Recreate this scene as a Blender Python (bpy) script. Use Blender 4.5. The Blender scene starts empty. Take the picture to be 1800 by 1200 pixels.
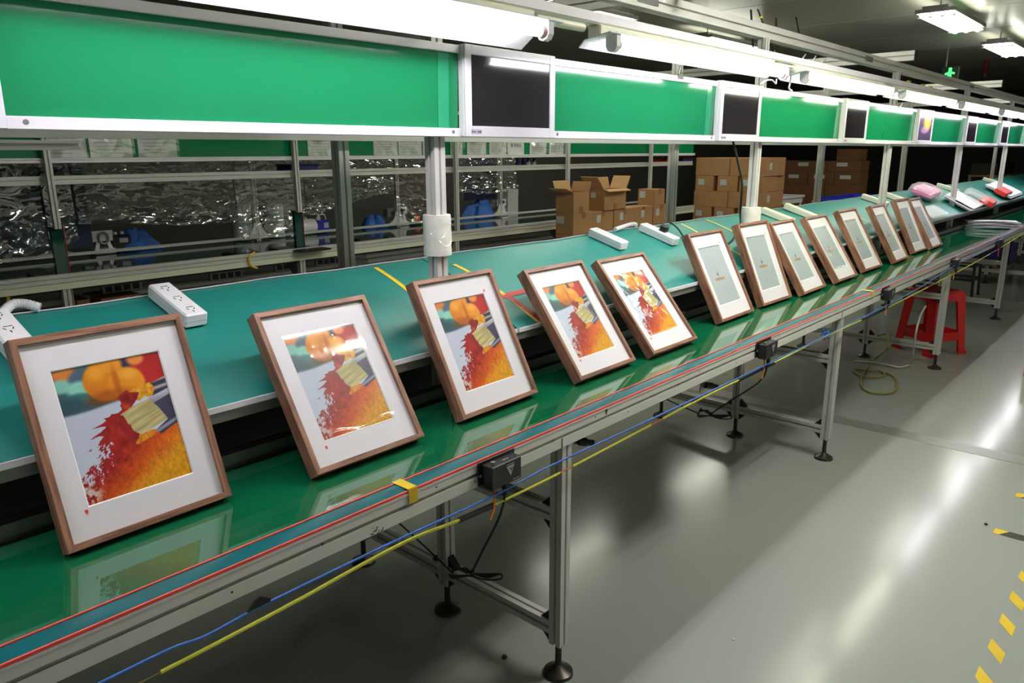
import bpy, bmesh, math, random
import numpy as np
from mathutils import Vector, Matrix
random.seed(7); rng = np.random.default_rng(7)
SC = bpy.context.scene; COL = SC.collection; PI = math.pi

# ------------------------------------------------------------------ camera, world, exposure
YAW, PITCH, ROLL, FPX, CAMH = 0.7325, 0.2482, -0.0039, 1314.32, 1.45
_f = np.array([math.cos(PITCH)*math.cos(YAW), math.cos(PITCH)*math.sin(YAW), -math.sin(PITCH)])
_r = np.array([math.sin(YAW), -math.cos(YAW), 0.0]); _u = np.cross(_r, _f)
_R = _r*math.cos(ROLL)+_u*math.sin(ROLL); _U = -_r*math.sin(ROLL)+_u*math.cos(ROLL)
cam = bpy.data.cameras.new('camera'); camo = bpy.data.objects.new('camera', cam); COL.objects.link(camo)
cam.sensor_width = 36.0; cam.lens = 36.0*FPX/1800.0; cam.clip_start = 0.02; cam.clip_end = 80
mw = Matrix.Identity(4)
for i in range(3):
    mw[i][0], mw[i][1], mw[i][2] = _R[i], _U[i], -_f[i]
mw[2][3] = CAMH
camo.matrix_world = mw; SC.camera = camo

world = bpy.data.worlds.new('world'); SC.world = world; world.use_nodes = True
world.node_tree.nodes['Background'].inputs[0].default_value = (0.6, 0.65, 0.62, 1)
world.node_tree.nodes['Background'].inputs[1].default_value = 0.03
SC.view_settings.view_transform = 'Standard'; SC.view_settings.look = 'None'
SC.view_settings.gamma = 1.0; SC.view_settings.use_curve_mapping = False
SC.view_settings.exposure = 1.12
SC.cycles.max_bounces = 8; SC.cycles.sample_clamp_indirect = 6.0
CEIL_EMIT, AISLE_EMIT, TUBE_EMIT = 9.0, 24.0, 22.0

def _ray(u, v):
    return _R*((u-900)/FPX) - _U*((v-600)/FPX) + _f
CP = np.array([0, 0, CAMH])
def at_z(u, v, z): d = _ray(u, v); return CP + d*((z-CAMH)/d[2])
def at_y(u, v, y): d = _ray(u, v); return CP + d*(y/d[1])
def at_x(u, v, x): d = _ray(u, v); return CP + d*(x/d[0])

# ------------------------------------------------------------------ materials
def lin(c):
    return tuple(((x/255.0)/12.92 if x/255.0 <= 0.04045 else ((x/255.0+0.055)/1.055)**2.4) for x in c)
def mat(name, rgb, rough=0.5, metal=0.0, spec=0.5, var=0.0, vscale=8.0, bump=0.0, bscale=40.0, stretch=None, rvar=0.0, coat=0.0, ior=None):
    m = bpy.data.materials.new(name); m.use_nodes = True
    nt = m.node_tree; b = nt.nodes['Principled BSDF']
    c = lin(rgb)
    b.inputs['Base Color'].default_value = (*c, 1)
    b.inputs['Roughness'].default_value = rough; b.inputs['Metallic'].default_value = metal
    b.inputs['Specular IOR Level'].default_value = spec
    if ior: b.inputs['IOR'].default_value = ior
    if coat: b.inputs['Coat Weight'].default_value = coat; b.inputs['Coat Roughness'].default_value = 0.05
    if var or bump or rvar:
        tc = nt.nodes.new('ShaderNodeTexCoord'); mp = nt.nodes.new('ShaderNodeMapping')
        nt.links.new(tc.outputs['Object'], mp.inputs['Vector'])
        if stretch: mp.inputs['Scale'].default_value = stretch
    if var or rvar:
        n = nt.nodes.new('ShaderNodeTexNoise'); n.inputs['Scale'].default_value = vscale; n.inputs['Detail'].default_value = 5
        nt.links.new(mp.outputs[0], n.inputs['Vector'])
    if var:
        r = nt.nodes.new('ShaderNodeValToRGB')
        r.color_ramp.elements[0].position = 0.3; r.color_ramp.elements[1].position = 0.7
        r.color_ramp.elements[0].color = (*[x*(1-var) for x in c], 1); r.color_ramp.elements[1].color = (*[min(1, x*(1+var)) for x in c], 1)
        nt.links.new(n.outputs['Fac'], r.inputs['Fac']); nt.links.new(r.outputs[0], b.inputs['Base Color'])
    if rvar:
        mr = nt.nodes.new('ShaderNodeMapRange'); mr.inputs['To Min'].default_value = max(0.02, rough-rvar); mr.inputs['To Max'].default_value = rough+rvar
        nt.links.new(n.outputs['Fac'], mr.inputs['Value']); nt.links.new(mr.outputs[0], b.inputs['Roughness'])
    if bump:
        n2 = nt.nodes.new('ShaderNodeTexNoise'); n2.inputs['Scale'].default_value = bscale; n2.inputs['Detail'].default_value = 4
        nt.links.new(mp.outputs[0], n2.inputs['Vector'])
        bp = nt.nodes.new('ShaderNodeBump'); bp.inputs['Strength'].default_value = bump; bp.inputs['Distance'].default_value = 0.01
        nt.links.new(n2.outputs['Fac'], bp.inputs['Height']); nt.links.new(bp.outputs[0], b.inputs['Normal'])
    return m
def emit(name, rgb, s):
    m = bpy.data.materials.new(name); m.use_nodes = True; nt = m.node_tree; nt.nodes.clear()
    e = nt.nodes.new('ShaderNodeEmission'); o = nt.nodes.new('ShaderNodeOutputMaterial')
    e.inputs[0].default_value = (*rgb, 1); e.inputs[1].default_value = s
    nt.links.new(e.outputs[0], o.inputs[0]); return m
def film_mat(name, gloss, tint=(0.95, 0.97, 0.96), rough=0.06, haze=0.0):
    """thin clear sheet: light passes, and a gloss coat adds highlights"""
    m = bpy.data.materials.new(name); m.use_nodes = True; nt = m.node_tree; nt.nodes.clear()
    t = nt.nodes.new('ShaderNodeBsdfTransparent'); t.inputs[0].default_value = (*tint, 1)
    g = nt.nodes.new('ShaderNodeBsdfGlossy'); g.inputs['Roughness'].default_value = rough; g.inputs[0].default_value = (gloss, gloss, gloss, 1)
    ad = nt.nodes.new('ShaderNodeAddShader'); o = nt.nodes.new('ShaderNodeOutputMaterial')
    nt.links.new(t.outputs[0], ad.inputs[0]); nt.links.new(g.outputs[0], ad.inputs[1])
    last = ad
    if haze:
        d2 = nt.nodes.new('ShaderNodeBsdfDiffuse'); d2.inputs[0].default_value = (0.85, 0.87, 0.87, 1)
        m2 = nt.nodes.new('ShaderNodeMixShader'); m2.inputs[0].default_value = haze
        nt.links.new(ad.outputs[0], m2.inputs[1]); nt.links.new(d2.outputs[0], m2.inputs[2]); last = m2
    nt.links.new(last.outputs[0], o.inputs[0]); return m
def vcol_mat(name, rough=0.4, spec=0.4, glow=0.0):
    m = bpy.data.materials.new(name); m.use_nodes = True; nt = m.node_tree; b = nt.nodes['Principled BSDF']
    a = nt.nodes.new('ShaderNodeVertexColor'); a.layer_name = 'print'
    nt.links.new(a.outputs[0], b.inputs['Base Color']); b.inputs['Roughness'].default_value = rough
    b.inputs['Specular IOR Level'].default_value = spec
    if glow:
        nt.links.new(a.outputs[0], b.inputs['Emission Color']); b.inputs['Emission Strength'].default_value = glow
    return m
def wood_mat(name, scale):
    m = bpy.data.materials.new(name); m.use_nodes = True; nt = m.node_tree; b = nt.nodes['Principled BSDF']
    tc = nt.nodes.new('ShaderNodeTexCoord'); mp = nt.nodes.new('ShaderNodeMapping'); mp.inputs['Scale'].default_value = scale
    oi = nt.nodes.new('ShaderNodeObjectInfo')
    nt.links.new(tc.outputs['Object'], mp.inputs['Vector'])
    cb = nt.nodes.new('ShaderNodeCombineXYZ'); ml = nt.nodes.new('ShaderNodeMath'); ml.operation = 'MULTIPLY'; ml.inputs[1].default_value = 37.0
    nt.links.new(oi.outputs['Random'], ml.inputs[0]); nt.links.new(ml.outputs[0], cb.inputs[1]); nt.links.new(cb.outputs[0], mp.inputs['Location'])
    n = nt.nodes.new('ShaderNodeTexNoise'); n.inputs['Scale'].default_value = 1.0; n.inputs['Detail'].default_value = 6; n.inputs['Distortion'].default_value = 0.6
    r = nt.nodes.new('ShaderNodeValToRGB'); e = r.color_ramp.elements
    e[0].position = 0.3; e[0].color = (*lin((96, 62, 46)), 1); e[1].position = 0.72; e[1].color = (*lin((168, 122, 96)), 1)
    k = r.color_ramp.elements.new(0.5); k.color = (*lin((138, 96, 74)), 1)
    nt.links.new(mp.outputs[0], n.inputs['Vector']); nt.links.new(n.outputs['Fac'], r.inputs['Fac']); nt.links.new(r.outputs[0], b.inputs['Base Color'])
    bp = nt.nodes.new('ShaderNodeBump'); bp.inputs['Strength'].default_value = 0.15; bp.inputs['Distance'].default_value = 0.002
    nt.links.new(n.outputs['Fac'], bp.inputs['Height']); nt.links.new(bp.outputs[0], b.inputs['Normal'])
    b.inputs['Roughness'].default_value = 0.48
    return m

M = dict(
 floor=mat('floor_epoxy', (154, 158, 152), 0.15, spec=0.15, var=0.03, vscale=0.9, bump=0.03, bscale=3.0, rvar=0.03),
 floor_patch=mat('floor_joint', (132, 134, 126), 0.3, var=0.08, vscale=5),
 ceiling=mat('ceiling_panel', (188, 188, 176), 0.28, var=0.05, vscale=1.5),
 wall=mat('pale_fill_wall', (214, 212, 206), 0.8, var=0.06, vscale=1.5),
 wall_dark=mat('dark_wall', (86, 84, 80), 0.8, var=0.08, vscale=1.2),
 alu=mat('anodised_aluminium', (204, 202, 198), 0.36, metal=0.08, spec=0.5, var=0.06, vscale=6, bump=0.02, bscale=60),
 alu_white=mat('painted_rail', (232, 228, 234), 0.3, metal=0.0, spec=0.5, var=0.03, vscale=4),
 rail_face=mat('rail_face', (222, 220, 212), 0.42, var=0.04, vscale=5),
 slot=mat('dark_slot', (58, 58, 56), 0.6, metal=0.3),
 steel=mat('galvanised_steel', (150, 150, 146), 0.35, metal=0.7, var=0.12, vscale=14),
 foot=mat('black_foot', (70, 66, 60), 0.3, metal=0.6),
 belt=mat('green_belt', (14, 98, 62), 0.035, spec=0.5, ior=2.2, bump=0.006, bscale=7, var=0.04, vscale=3),
 teal=mat('teal_mat', (21, 122, 114), 0.42, spec=0.5, ior=1.6, var=0.07, vscale=2.5, bump=0.03, bscale=5),
 teal_edge=mat('teal_strip', (18, 98, 104), 0.26, spec=0.6, var=0.08, vscale=5),
 red_line=mat('red_piping', (235, 92, 76), 0.5),
 white_line=mat('white_edge', (228, 222, 228), 0.45),
 black=mat('black_plastic', (26, 26, 27), 0.4, var=0.1, vscale=20),
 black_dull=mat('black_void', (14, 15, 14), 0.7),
 rubber=mat('black_rubber', (20, 20, 20), 0.6),
 board=mat('green_board', (22, 126, 80), 0.09, spec=0.5, ior=1.5, bump=0.015, bscale=2.5, var=0.05, vscale=1.2),
 board_film=mat('board_edge_film', (44, 150, 108), 0.12, spec=0.6),
 board2=mat('rear_green_board', (12, 120, 72), 0.12, spec=0.6, bump=0.03, bscale=6),
 white=mat('white_plastic', (232, 230, 232), 0.28, spec=0.5),
 white_warm=mat('ivory_plastic', (226, 226, 205), 0.35),
 bezel=mat('white_bezel', (222, 220, 226), 0.18, spec=0.55),
 screen=mat('black_screen', (34, 31, 36), 0.09, spec=0.5),
 label=mat('grey_label', (178, 172, 186), 0.5), ink=mat('dark_ink', (52, 48, 58), 0.5),
 wood_h=wood_mat('walnut_across', (9, 60, 120)), wood_v=wood_mat('walnut_along', (120, 60, 9)),
 matb=mat('white_mount', (222, 218, 221), 0.7), bevel=mat('mount_bevel', (244, 242, 240), 0.6),
 picture=vcol_mat('colour_print', 0.5, 0.25), photo=vcol_mat('lit_screen_picture', 0.15, 0.5, 0.5),
 eink=mat('grey_display', (168, 176, 178), 0.35, var=0.03, vscale=12),
 logo=mat('logo_slate', (70, 80, 90), 0.5), gold=mat('logo_gold', (172, 122, 40), 0.5),
 red=mat('red_sticker', (225, 45, 50), 0.5),
 film=film_mat('clear_film', 0.13, rough=0.16), film_flat=film_mat('smooth_film', 0.07, rough=0.13, haze=0.05),
 drape=film_mat('draped_film', 0.3, tint=(0.82, 0.84, 0.83), rough=0.07, haze=0.02), bag=film_mat('poly_bag', 0.1, rough=0.15, haze=0.28),
 paper=mat('white_paper', (196, 198, 194), 0.6, var=0.05, vscale=30), paper_ink=mat('faded_print', (140, 142, 142), 0.6),
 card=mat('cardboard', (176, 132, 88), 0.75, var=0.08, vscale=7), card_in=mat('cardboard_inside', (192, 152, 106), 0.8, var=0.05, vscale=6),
 card_shaded=mat('shaded_cardboard', (118, 78, 48), 0.8, var=0.08, vscale=6), tape_brown=mat('parcel_tape', (158, 112, 70), 0.3),  # cardboard brown darkened to carry the shade on the back stacks
 yellow=mat('yellow_tape', (225, 190, 40), 0.5, var=0.08, vscale=12), yellow_pale=mat('pale_yellow_tape', (222, 205, 90), 0.5),
 red_tape=mat('red_tape', (170, 40, 44), 0.5), hazard_black=mat('hazard_black', (50, 52, 46), 0.5),
 blue_rope=mat('blue_cable', (42, 98, 178), 0.5), yellow_rope=mat('yellow_sleeve', (200, 200, 50), 0.5), orange=mat('orange_wire', (205, 120, 30), 0.5),
 hose=mat('tan_hose', (150, 138, 76), 0.45), stool=mat('red_plastic', (205, 22, 26), 0.3, spec=0.5, var=0.06, vscale=6),
 blue=mat('blue_plastic', (40, 52, 170), 0.4), blue_dark=mat('dark_blue_crate', (28, 32, 110), 0.45), navy=mat('navy_sheet', (18, 30, 58), 0.5),
 cloth=mat('blue_cloth', (44, 96, 176), 0.7, var=0.1, vscale=9), foam=mat('white_foam', (232, 230, 236), 0.7),
 wrap=mat('bubble_wrap', (206, 210, 214), 0.25, bump=0.6, bscale=120), sleeve=mat('foam_sleeve', (226, 224, 214), 0.5, var=0.06, vscale=30, bump=0.1, bscale=60),
 pink=mat('pink_foam', (232, 132, 178), 0.6), red_box=mat('red_card', (214, 44, 38), 0.5), pipe_red=mat('red_pipe', (150, 26, 34), 0.4),
 foil=mat('grey_machine', (150, 150, 146), 0.4, metal=0.4), amber=mat('amber_lamp', (235, 90, 20), 0.3),
 teal_dark=mat('dark_green_belt', (18, 68, 58), 0.06, spec=0.6, ior=1.6),
 yellow_plug=mat('yellow_plug', (214, 200, 60), 0.4),
 tube_cool=emit('cool_tube', (0.96, 0.93, 1.0), TUBE_EMIT), tube_warm=emit('warm_tube', (1.0, 1.0, 0.78), TUBE_EMIT),
 lamp=emit('ceiling_tube', (1.0, 1.0, 0.84), CEIL_EMIT), lamp_aisle=emit('aisle_tube', (1.0, 1.0, 0.9), AISLE_EMIT), exit=emit('exit_green', (0.05, 1.0, 0.12), 1.6),
 exit_dim=mat('sign_body', (20, 40, 24), 0.5),
 pink_end=mat('tube_end', (200, 160, 156), 0.4),
)

# ------------------------------------------------------------------ mesh helpers
class MB:
    def __init__(s): s.v = []; s.f = []
    def add(s, vs, fs):
        n = len(s.v); s.v += [tuple(map(float, p)) for p in vs]; s.f += [tuple(i+n for i in q) for q in fs]; return s
    def box(s, c, d, rot=None, ch=0.0):
        hx, hy, hz = d[0]/2, d[1]/2, d[2]/2
        if ch <= 0:
            vs = [Vector((x*hx, y*hy, z*hz)) for x in (-1, 1) for y in (-1, 1) for z in (-1, 1)]
            fs = [(0, 1, 3, 2), (4, 6, 7, 5), (0, 4, 5, 1), (2, 3, 7, 6), (0, 2, 6, 4), (1, 5, 7, 3)]
        else:
            vs = []; idx = {}
            for x in (-1, 1):
                for y in (-1, 1):
                    for z in (-1, 1):
                        for k in range(3):
                            e = [hx, hy, hz]
                            for j in range(3):
                                if j != k: e[j] -= ch
                            idx[(x, y, z, k)] = len(vs); vs.append(Vector((x*e[0], y*e[1], z*e[2])))
            fs = []
            for k in range(3):
                a, b = (k+1) % 3, (k+2) % 3
                for sg in (-1, 1):
                    q = []
                    for sa, sb in ((-1, -1), (1, -1), (1, 1), (-1, 1)):
                        w = [0, 0, 0]; w[k] = sg; w[a] = sa; w[b] = sb; q.append(idx[(*w, k)])
                    fs.append(tuple(q if sg > 0 else q[::-1]))
                for sa in (-1, 1):
                    for sb in (-1, 1):
                        w0 = [0, 0, 0]; w1 = [0, 0, 0]; w0[k] = -1; w1[k] = 1; w0[a] = w1[a] = sa; w0[b] = w1[b] = sb
                        q = [idx[(*w0, a)], idx[(*w1, a)], idx[(*w1, b)], idx[(*w0, b)]]
                        fs.append(tuple(q if sa*sb < 0 else q[::-1]))
            for x in (-1, 1):
                for y in (-1, 1):
                    for z in (-1, 1):
                        q = [idx[(x, y, z, k)] for k in range(3)]
                        fs.append(tuple(q if x*y*z > 0 else q[::-1]))
        c = Vector(c)
        return s.add([(rot @ p if rot else p)+c for p in vs], fs)
    def b2(s, x0, x1, y0, y1, z0, z1, ch=0.0):
        return s.box(((x0+x1)/2, (y0+y1)/2, (z0+z1)/2), (abs(x1-x0), abs(y1-y0), abs(z1-z0)), None, ch)
    def prism(s, poly, o, ua, va, wa, L):
        o, ua, va, wa = Vector(o), Vector(ua), Vector(va), Vector(wa); n = len(poly)
        a = [o+ua*p[0]+va*p[1] for p in poly]; b = [p+wa*L for p in a]
        fs = [(i, (i+1) % n, n+(i+1) % n, n+i) for i in range(n)] + [tuple(range(n))[::-1], tuple(range(n, 2*n))]
        return s.add(a+b, fs)
    def quad(s, a, b, c, d): return s.add([a, b, c, d], [(0, 1, 2, 3)])
    def tube(s, pts, r, n=8, cap=True):
        P = [Vector(p) for p in pts]; R = r if isinstance(r, (list, tuple)) else [r]*len(P)
        up = Vector((0, 0, 1)); prev = None; rings = []
        for i, p in enumerate(P):
            t = (P[min(i+1, len(P)-1)]-P[max(i-1, 0)])
            if t.length < 1e-9: t = Vector((0, 0, 1))
            t.normalize()
            if prev is None:
                a = t.cross(up)
                if a.length < 1e-3: a = t.cross(Vector((1, 0, 0)))
            else:
                a = prev - t*prev.dot(t)
            a.normalize(); prev = a; b = t.cross(a)
            rings.append([p+(a*math.cos(2*PI*k/n)+b*math.sin(2*PI*k/n))*R[i] for k in range(n)])
        vs = [q for rg in rings for q in rg]; fs = []
        for i in range(len(P)-1):
            for k in range(n):
                fs.append((i*n+k, i*n+(k+1) % n, (i+1)*n+(k+1) % n, (i+1)*n+k))
        if cap: fs += [tuple(range(n))[::-1], tuple(range((len(P)-1)*n, len(P)*n))]
        return s.add(vs, fs)
    def lathe(s, prof, c=(0, 0, 0), n=20):
        vs = []; fs = []; m = len(prof)
        for k in range(n):
            a = 2*PI*k/n
            vs += [(c[0]+r*math.cos(a), c[1]+r*math.sin(a), c[2]+z) for r, z in prof]
        for k in range(n):
            for j in range(m-1):
                fs.append((k*m+j, ((k+1) % n)*m+j, ((k+1) % n)*m+j+1, k*m+j+1))
        fs.append(tuple(k*m for k in range(n))[::-1]); fs.append(tuple(k*m+m-1 for k in range(n)))
        return s.add(vs, fs)
    def grid(s, nx, ny, fn):
        vs = [fn(i/nx, j/ny) for j in range(ny+1) for i in range(nx+1)]
        fs = [(j*(nx+1)+i, j*(nx+1)+i+1, (j+1)*(nx+1)+i+1, (j+1)*(nx+1)+i) for j in range(ny) for i in range(nx)]
        return s.add(vs, fs)
    def slab(s, nx, ny, fn, t):
        """grid with thickness t (offset vector)"""
        a = [Vector(fn(i/nx, j/ny)) for j in range(ny+1) for i in range(nx+1)]; N = len(a); t = Vector(t)
        fs = []
        for j in range(ny):
            for i in range(nx):
                q = (j*(nx+1)+i, j*(nx+1)+i+1, (j+1)*(nx+1)+i+1, (j+1)*(nx+1)+i)
                fs.append(q); fs.append(tuple(N+k for k in q[::-1]))
        bd = [i for i in range(nx+1)] + [(j+1)*(nx+1)-1 for j in range(1, ny+1)] + [ny*(nx+1)+i for i in range(nx-1, -1, -1)] + [j*(nx+1) for j in range(ny-1, 0, -1)]
        for k in range(len(bd)):
            p, q = bd[k], bd[(k+1) % len(bd)]; fs.append((q, p, N+p, N+q))
        return s.add(a+[p+t for p in a], fs)

def mesh_of(name, mb, smooth=False, fix=True):
    me = bpy.data.meshes.new(name); me.from_pydata(mb.v, [], mb.f); me.validate()
    if fix:
        bm = bmesh.new(); bm.from_mesh(me); bmesh.ops.recalc_face_normals(bm, faces=bm.faces); bm.to_mesh(me); bm.free()
    if smooth:
        me.polygons.foreach_set('use_smooth', [True]*len(me.polygons))
        try: me.set_sharp_from_angle(angle=math.radians(40))
        except Exception: pass
    return me
def obj(name, mb, m, parent=None, smooth=False, loc=None, world=True, fix=True):
    """one mesh object. Geometry is given in world space; a parent is an Empty or object with known location"""
    if isinstance(mb, MB):
        if parent is not None and world:
            off = parent['_o']; mb.v = [(p[0]-off[0], p[1]-off[1], p[2]-off[2]) for p in mb.v]
        me = mesh_of(name, mb, smooth, fix)
        if m: me.materials.append(m)
    else:
        me = mb
    o = bpy.data.objects.new(name, me); COL.objects.link(o)
    if parent is not None: o.parent = parent
    if loc is not None: o.location = loc
    o['_o'] = list(parent['_o']) if parent is not None else [0, 0, 0]
    return o
def thing(name, label, cat, loc=(0, 0, 0), rot=(0, 0, 0), group=None):
    o = bpy.data.objects.new(name, None); COL.objects.link(o); o.empty_display_size = 0.1
    o.location = loc; o.rotation_euler = rot; o['_o'] = list(loc) if tuple(rot) == (0, 0, 0) else [0, 0, 0]
    o['label'] = label; o['category'] = cat
    if group: o['group'] = group
    return o
def tag(o, label, cat, group=None):
    o['label'] = label; o['category'] = cat
    if group: o['group'] = group
    return o
def struct(name, mb, m, smooth=False):
    o = obj(name, mb, m, None, smooth); o['kind'] = 'structure'; return o
def dup(root, loc, rot=None, label=None, group=None):
    r = root.copy(); COL.objects.link(r); r.location = loc
    if rot is not None: r.rotation_euler = rot
    if label: r['label'] = label
    if group: r['group'] = group
    for ch in list(root.children):
        c = ch.copy(); COL.objects.link(c); c.parent = r
        for g in list(ch.children):
            d = g.copy(); COL.objects.link(d); d.parent = c
    return r
def curve_pts(pts, n=8):
    P = [Vector(p) for p in pts]; out = []
    for i in range(len(P)-1):
        a, b, c, d = P[max(i-1, 0)], P[i], P[i+1], P[min(i+2, len(P)-1)]
        for k in range(n):
            t = k/n
            out.append(0.5*((2*b)+(c-a)*t+(2*a-5*b+4*c-d)*t*t+(3*b-a-3*c+d)*t**3))
    out.append(P[-1]); return out
def tslot(w, h, slots_w=1, slots_h=1, sw=0.008, sd=0.009):
    """closed outline of a slotted extrusion, w x h, with slots on each side"""
    hw, hh = w/2, h/2; pts = []
    def side(a, b, L, n, nx, ny):
        dx, dy = b[0]-a[0], b[1]-a[1]; l = math.hypot(dx, dy); dx /= l; dy /= l
        pts.append(a)
        for k in range(n):
            c = l*(k+0.5)/n
            for q, dep in ((c-sw/2, 0), (c-sw/2, sd), (c+sw/2, sd), (c+sw/2, 0)):
                pts.append((a[0]+dx*q-nx*dep, a[1]+dy*q-ny*dep))
    side((-hw, -hh), (hw, -hh), w, slots_w, 0, -1); side((hw, -hh), (hw, hh), h, slots_h, 1, 0)
    side((hw, hh), (-hw, hh), w, slots_w, 0, 1); side((-hw, hh), (-hw, -hh), h, slots_h, -1, 0)
    return pts
def post(mb, x, y, z0, z1, w=0.04, h=0.04): return mb.prism(tslot(w, h), (x, y, z0), (1, 0, 0), (0, 1, 0), (0, 0, 1), z1-z0)
def barx(mb, x0, x1, y, z, w=0.04, h=0.04, sw=1, sh=1): return mb.prism(tslot(w, h, sw, sh), (x0, y, z), (0, 1, 0), (0, 0, 1), (1, 0, 0), x1-x0)
def bary(mb, x, y0, y1, z, w=0.04, h=0.04): return mb.prism(tslot(w, h), (x, y0, z), (-1, 0, 0), (0, 0, 1), (0, 1, 0), y1-y0)
def text_mesh(body, size, depth=0.0, bold=0.0):
    cu = bpy.data.curves.new('writing', 'FONT'); cu.body = body; cu.size = size; cu.align_x = 'CENTER'; cu.align_y = 'CENTER'; cu.extrude = depth; cu.offset = bold
    o = bpy.data.objects.new('writing', cu); COL.objects.link(o)
    dg = bpy.context.evaluated_depsgraph_get(); me = bpy.data.meshes.new_from_object(o.evaluated_get(dg))
    bpy.data.objects.remove(o); bpy.data.curves.remove(cu); me.name = 'writing'; return me
def vnoise(u, v, sc, seed=0):
    g = np.random.default_rng(seed).random((64, 64)); x = np.asarray(u)*sc; y = np.asarray(v)*sc
    xi = np.floor(x).astype(int); yi = np.floor(y).astype(int); fx = x-xi; fy = y-yi; fx = fx*fx*(3-2*fx); fy = fy*fy*(3-2*fy)
    a = g[xi % 64, yi % 64]; b = g[(xi+1) % 64, yi % 64]; c = g[xi % 64, (yi+1) % 64]; d = g[(xi+1) % 64, (yi+1) % 64]
    return (a*(1-fx)+b*fx)*(1-fy)+(c*(1-fx)+d*fx)*fy
def fbm(u, v, sc, seed=0, o=4):
    return sum(vnoise(u, v, sc*2**k, seed+k)*0.5**k for k in range(o))/sum(0.5**k for k in range(o))

# ------------------------------------------------------------------ room shell
X0, X1, Y0, Y1, ZC = -3.5, 21.0, -3.0, 7.6, 2.74
fl = struct('floor', MB().b2(X0, X1, Y0, Y1, -0.1, 0.0), M['floor'])
obj('floor_joint', MB().b2(4.07, 4.19, -1.5, 3.6, 0.0, 0.0012), M['floor_patch'], fl)
ce = struct('ceiling', MB().b2(X0, X1, Y0, Y1, ZC+0.03, ZC+0.12), M['ceiling'])
cp_me = mesh_of('panel', MB().box((0, 0, 0), (1.488, Y1-Y0, 0.03), None, 0.004), False); cp_me.materials.append(M['ceiling'])
x = X0+0.75
while x < X1:
    obj('panel', cp_me, None, ce, loc=(x, (Y0+Y1)/2, ZC+0.015)); x += 1.5
struct('wall_back', MB().b2(X0, X1, Y1, Y1+0.1, 0, ZC+0.1), M['wall_dark'])
struct('wall_front_fill', MB().b2(X0, X1, Y0-0.1, Y0, 0, ZC+0.1), M['wall'])  # unseen wall, brought close and made pale to fill the bench front
struct('wall_far', MB().b2(X1, X1+0.1, Y0, Y1, 0, ZC+0.1), M['wall_dark'])
struct('wall_near_fill', MB().b2(X0-0.1, X0, Y0, Y1, 0, ZC+0.1), M['wall'])  # unseen wall, pulled in and lightened to bounce light onto post sides

# ceiling lights: shallow tray, three tubes, cross bars, drop rods
def ceiling_light(loc, label, lamp='lamp'):
    t = thing('ceiling_light', label, 'light', loc, (0, 0, 0), 'ceiling lights')
    L, W = 1.24, 0.30
    f = MB(); f.b2(-L/2, L/2, -0.1, 0.1, 0.06, 0.085)
    for sy in (-1, 1): f.b2(-L/2, L/2, sy*W/2-0.006, sy*W/2+0.006, 0.03, 0.062)
    for sx in (-1, 1): f.b2(sx*L/2-0.006, sx*L/2+0.006, -W/2, W/2, 0.03, 0.062)
    obj('tray', f, M['steel'], t, world=False)
    for sy in (-1, 0, 1):
        obj('tube', MB().tube([(-L/2+0.03, sy*0.095, 0.02), (L/2-0.03, sy*0.095, 0.02)], 0.03, 10), M[lamp], t, True, world=False)
    for sx in (-0.5, 0.5):
        obj('cross_bar', MB().b2(sx*L*0.9-0.008, sx*L*0.9+0.008, -W/2, W/2, -0.005, 0.012), M['steel'], t, world=False)
    for sx in (-1, 1):
        obj('drop_rod', MB().tube([(sx*0.45, 0, 0.08), (sx*0.45, 0, ZC-loc[2])], 0.006, 6), M['steel'], t, world=False)
    return t
first = None
for yy, rowname in ((1.92, 'above the workbench row'), (4.15, 'above the rear bench'), (0.35, 'over the aisle')):
    for k in range(-3, 2):
        if (yy == 4.15 and k not in (-1, 0)) or (yy == 0.35 and k != -2) or (yy == 1.92 and k < -2): continue
        loc = (8.2+2.65*k, yy, 2.57)
        lab = 'white ceiling light tray %s, %s before the one at top right' % (rowname, ('fourth', 'third', 'second', 'first', 'next')[k+3])
        if yy == 0.35: lab = 'white ceiling light tray over the aisle'
        if yy == 4.15: lab = 'ceiling light tray above the rear bench, nearer the camera'
        if yy == 1.92 and k == 0: lab = 'bright ceiling light tray at top right, nearest one fully in view'
        if yy == 1.92 and k == 1: lab = 'bright ceiling light tray at the right edge, next behind the nearest one'
        if yy == 4.15 and k == 0: lab = 'ceiling light tray seen just under the grey gantry beam'
        if first is None: first = ceiling_light(loc, lab)
        elif yy == 0.35: ceiling_light(loc, lab, 'lamp_aisle')
        else: dup(first, loc, None, lab)

# ------------------------------------------------------------------ front conveyor workbench
ZB = 0.749                                   # belt surface
XA, XB = -1.6, 13.6
LEGX = [-0.6, 1.46, 3.53, 5.6, 7.66, 9.73, 11.8]
cv = thing('conveyor_workbench', 'long green belt conveyor bench on grey aluminium legs and posts in foreground', 'conveyor', (1.46, 1.14, 0))
obj('belt', MB().b2(XA, XB, 1.15, 1.545, ZB-0.012, ZB), M['belt'], cv)
obj('belt_pan', MB().b2(XA, XB, 1.155, 1.56, 0.712, ZB-0.014), M['slot'], cv)
rail = MB(); rail.prism(tslot(0.035, 0.06, 1, 1, 0.0095, 0.009), (XA, 1.1325, 0.737), (0, 1, 0), (0, 0, 1), (1, 0, 0), XB-XA)
obj('front_rail', rail, M['rail_face'], cv)
obj('slot_filler', MB().b2(XA, XB, 1.1205, 1.1235, 0.733, 0.741), M['steel'], cv)
def strip_prof(): return [(1.116, 0.767), (1.118, 0.7705), (1.145, 0.7735), (1.158, 0.771), (1.161, ZB), (1.152, ZB), (1.15, 0.766), (1.118, 0.767)]
es = MB(); es.prism([(p[0], p[1]) for p in strip_prof()[:6]], (XA, 0, 0), (0, 1, 0), (0, 0, 1), (1, 0, 0), XB-XA)
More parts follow.
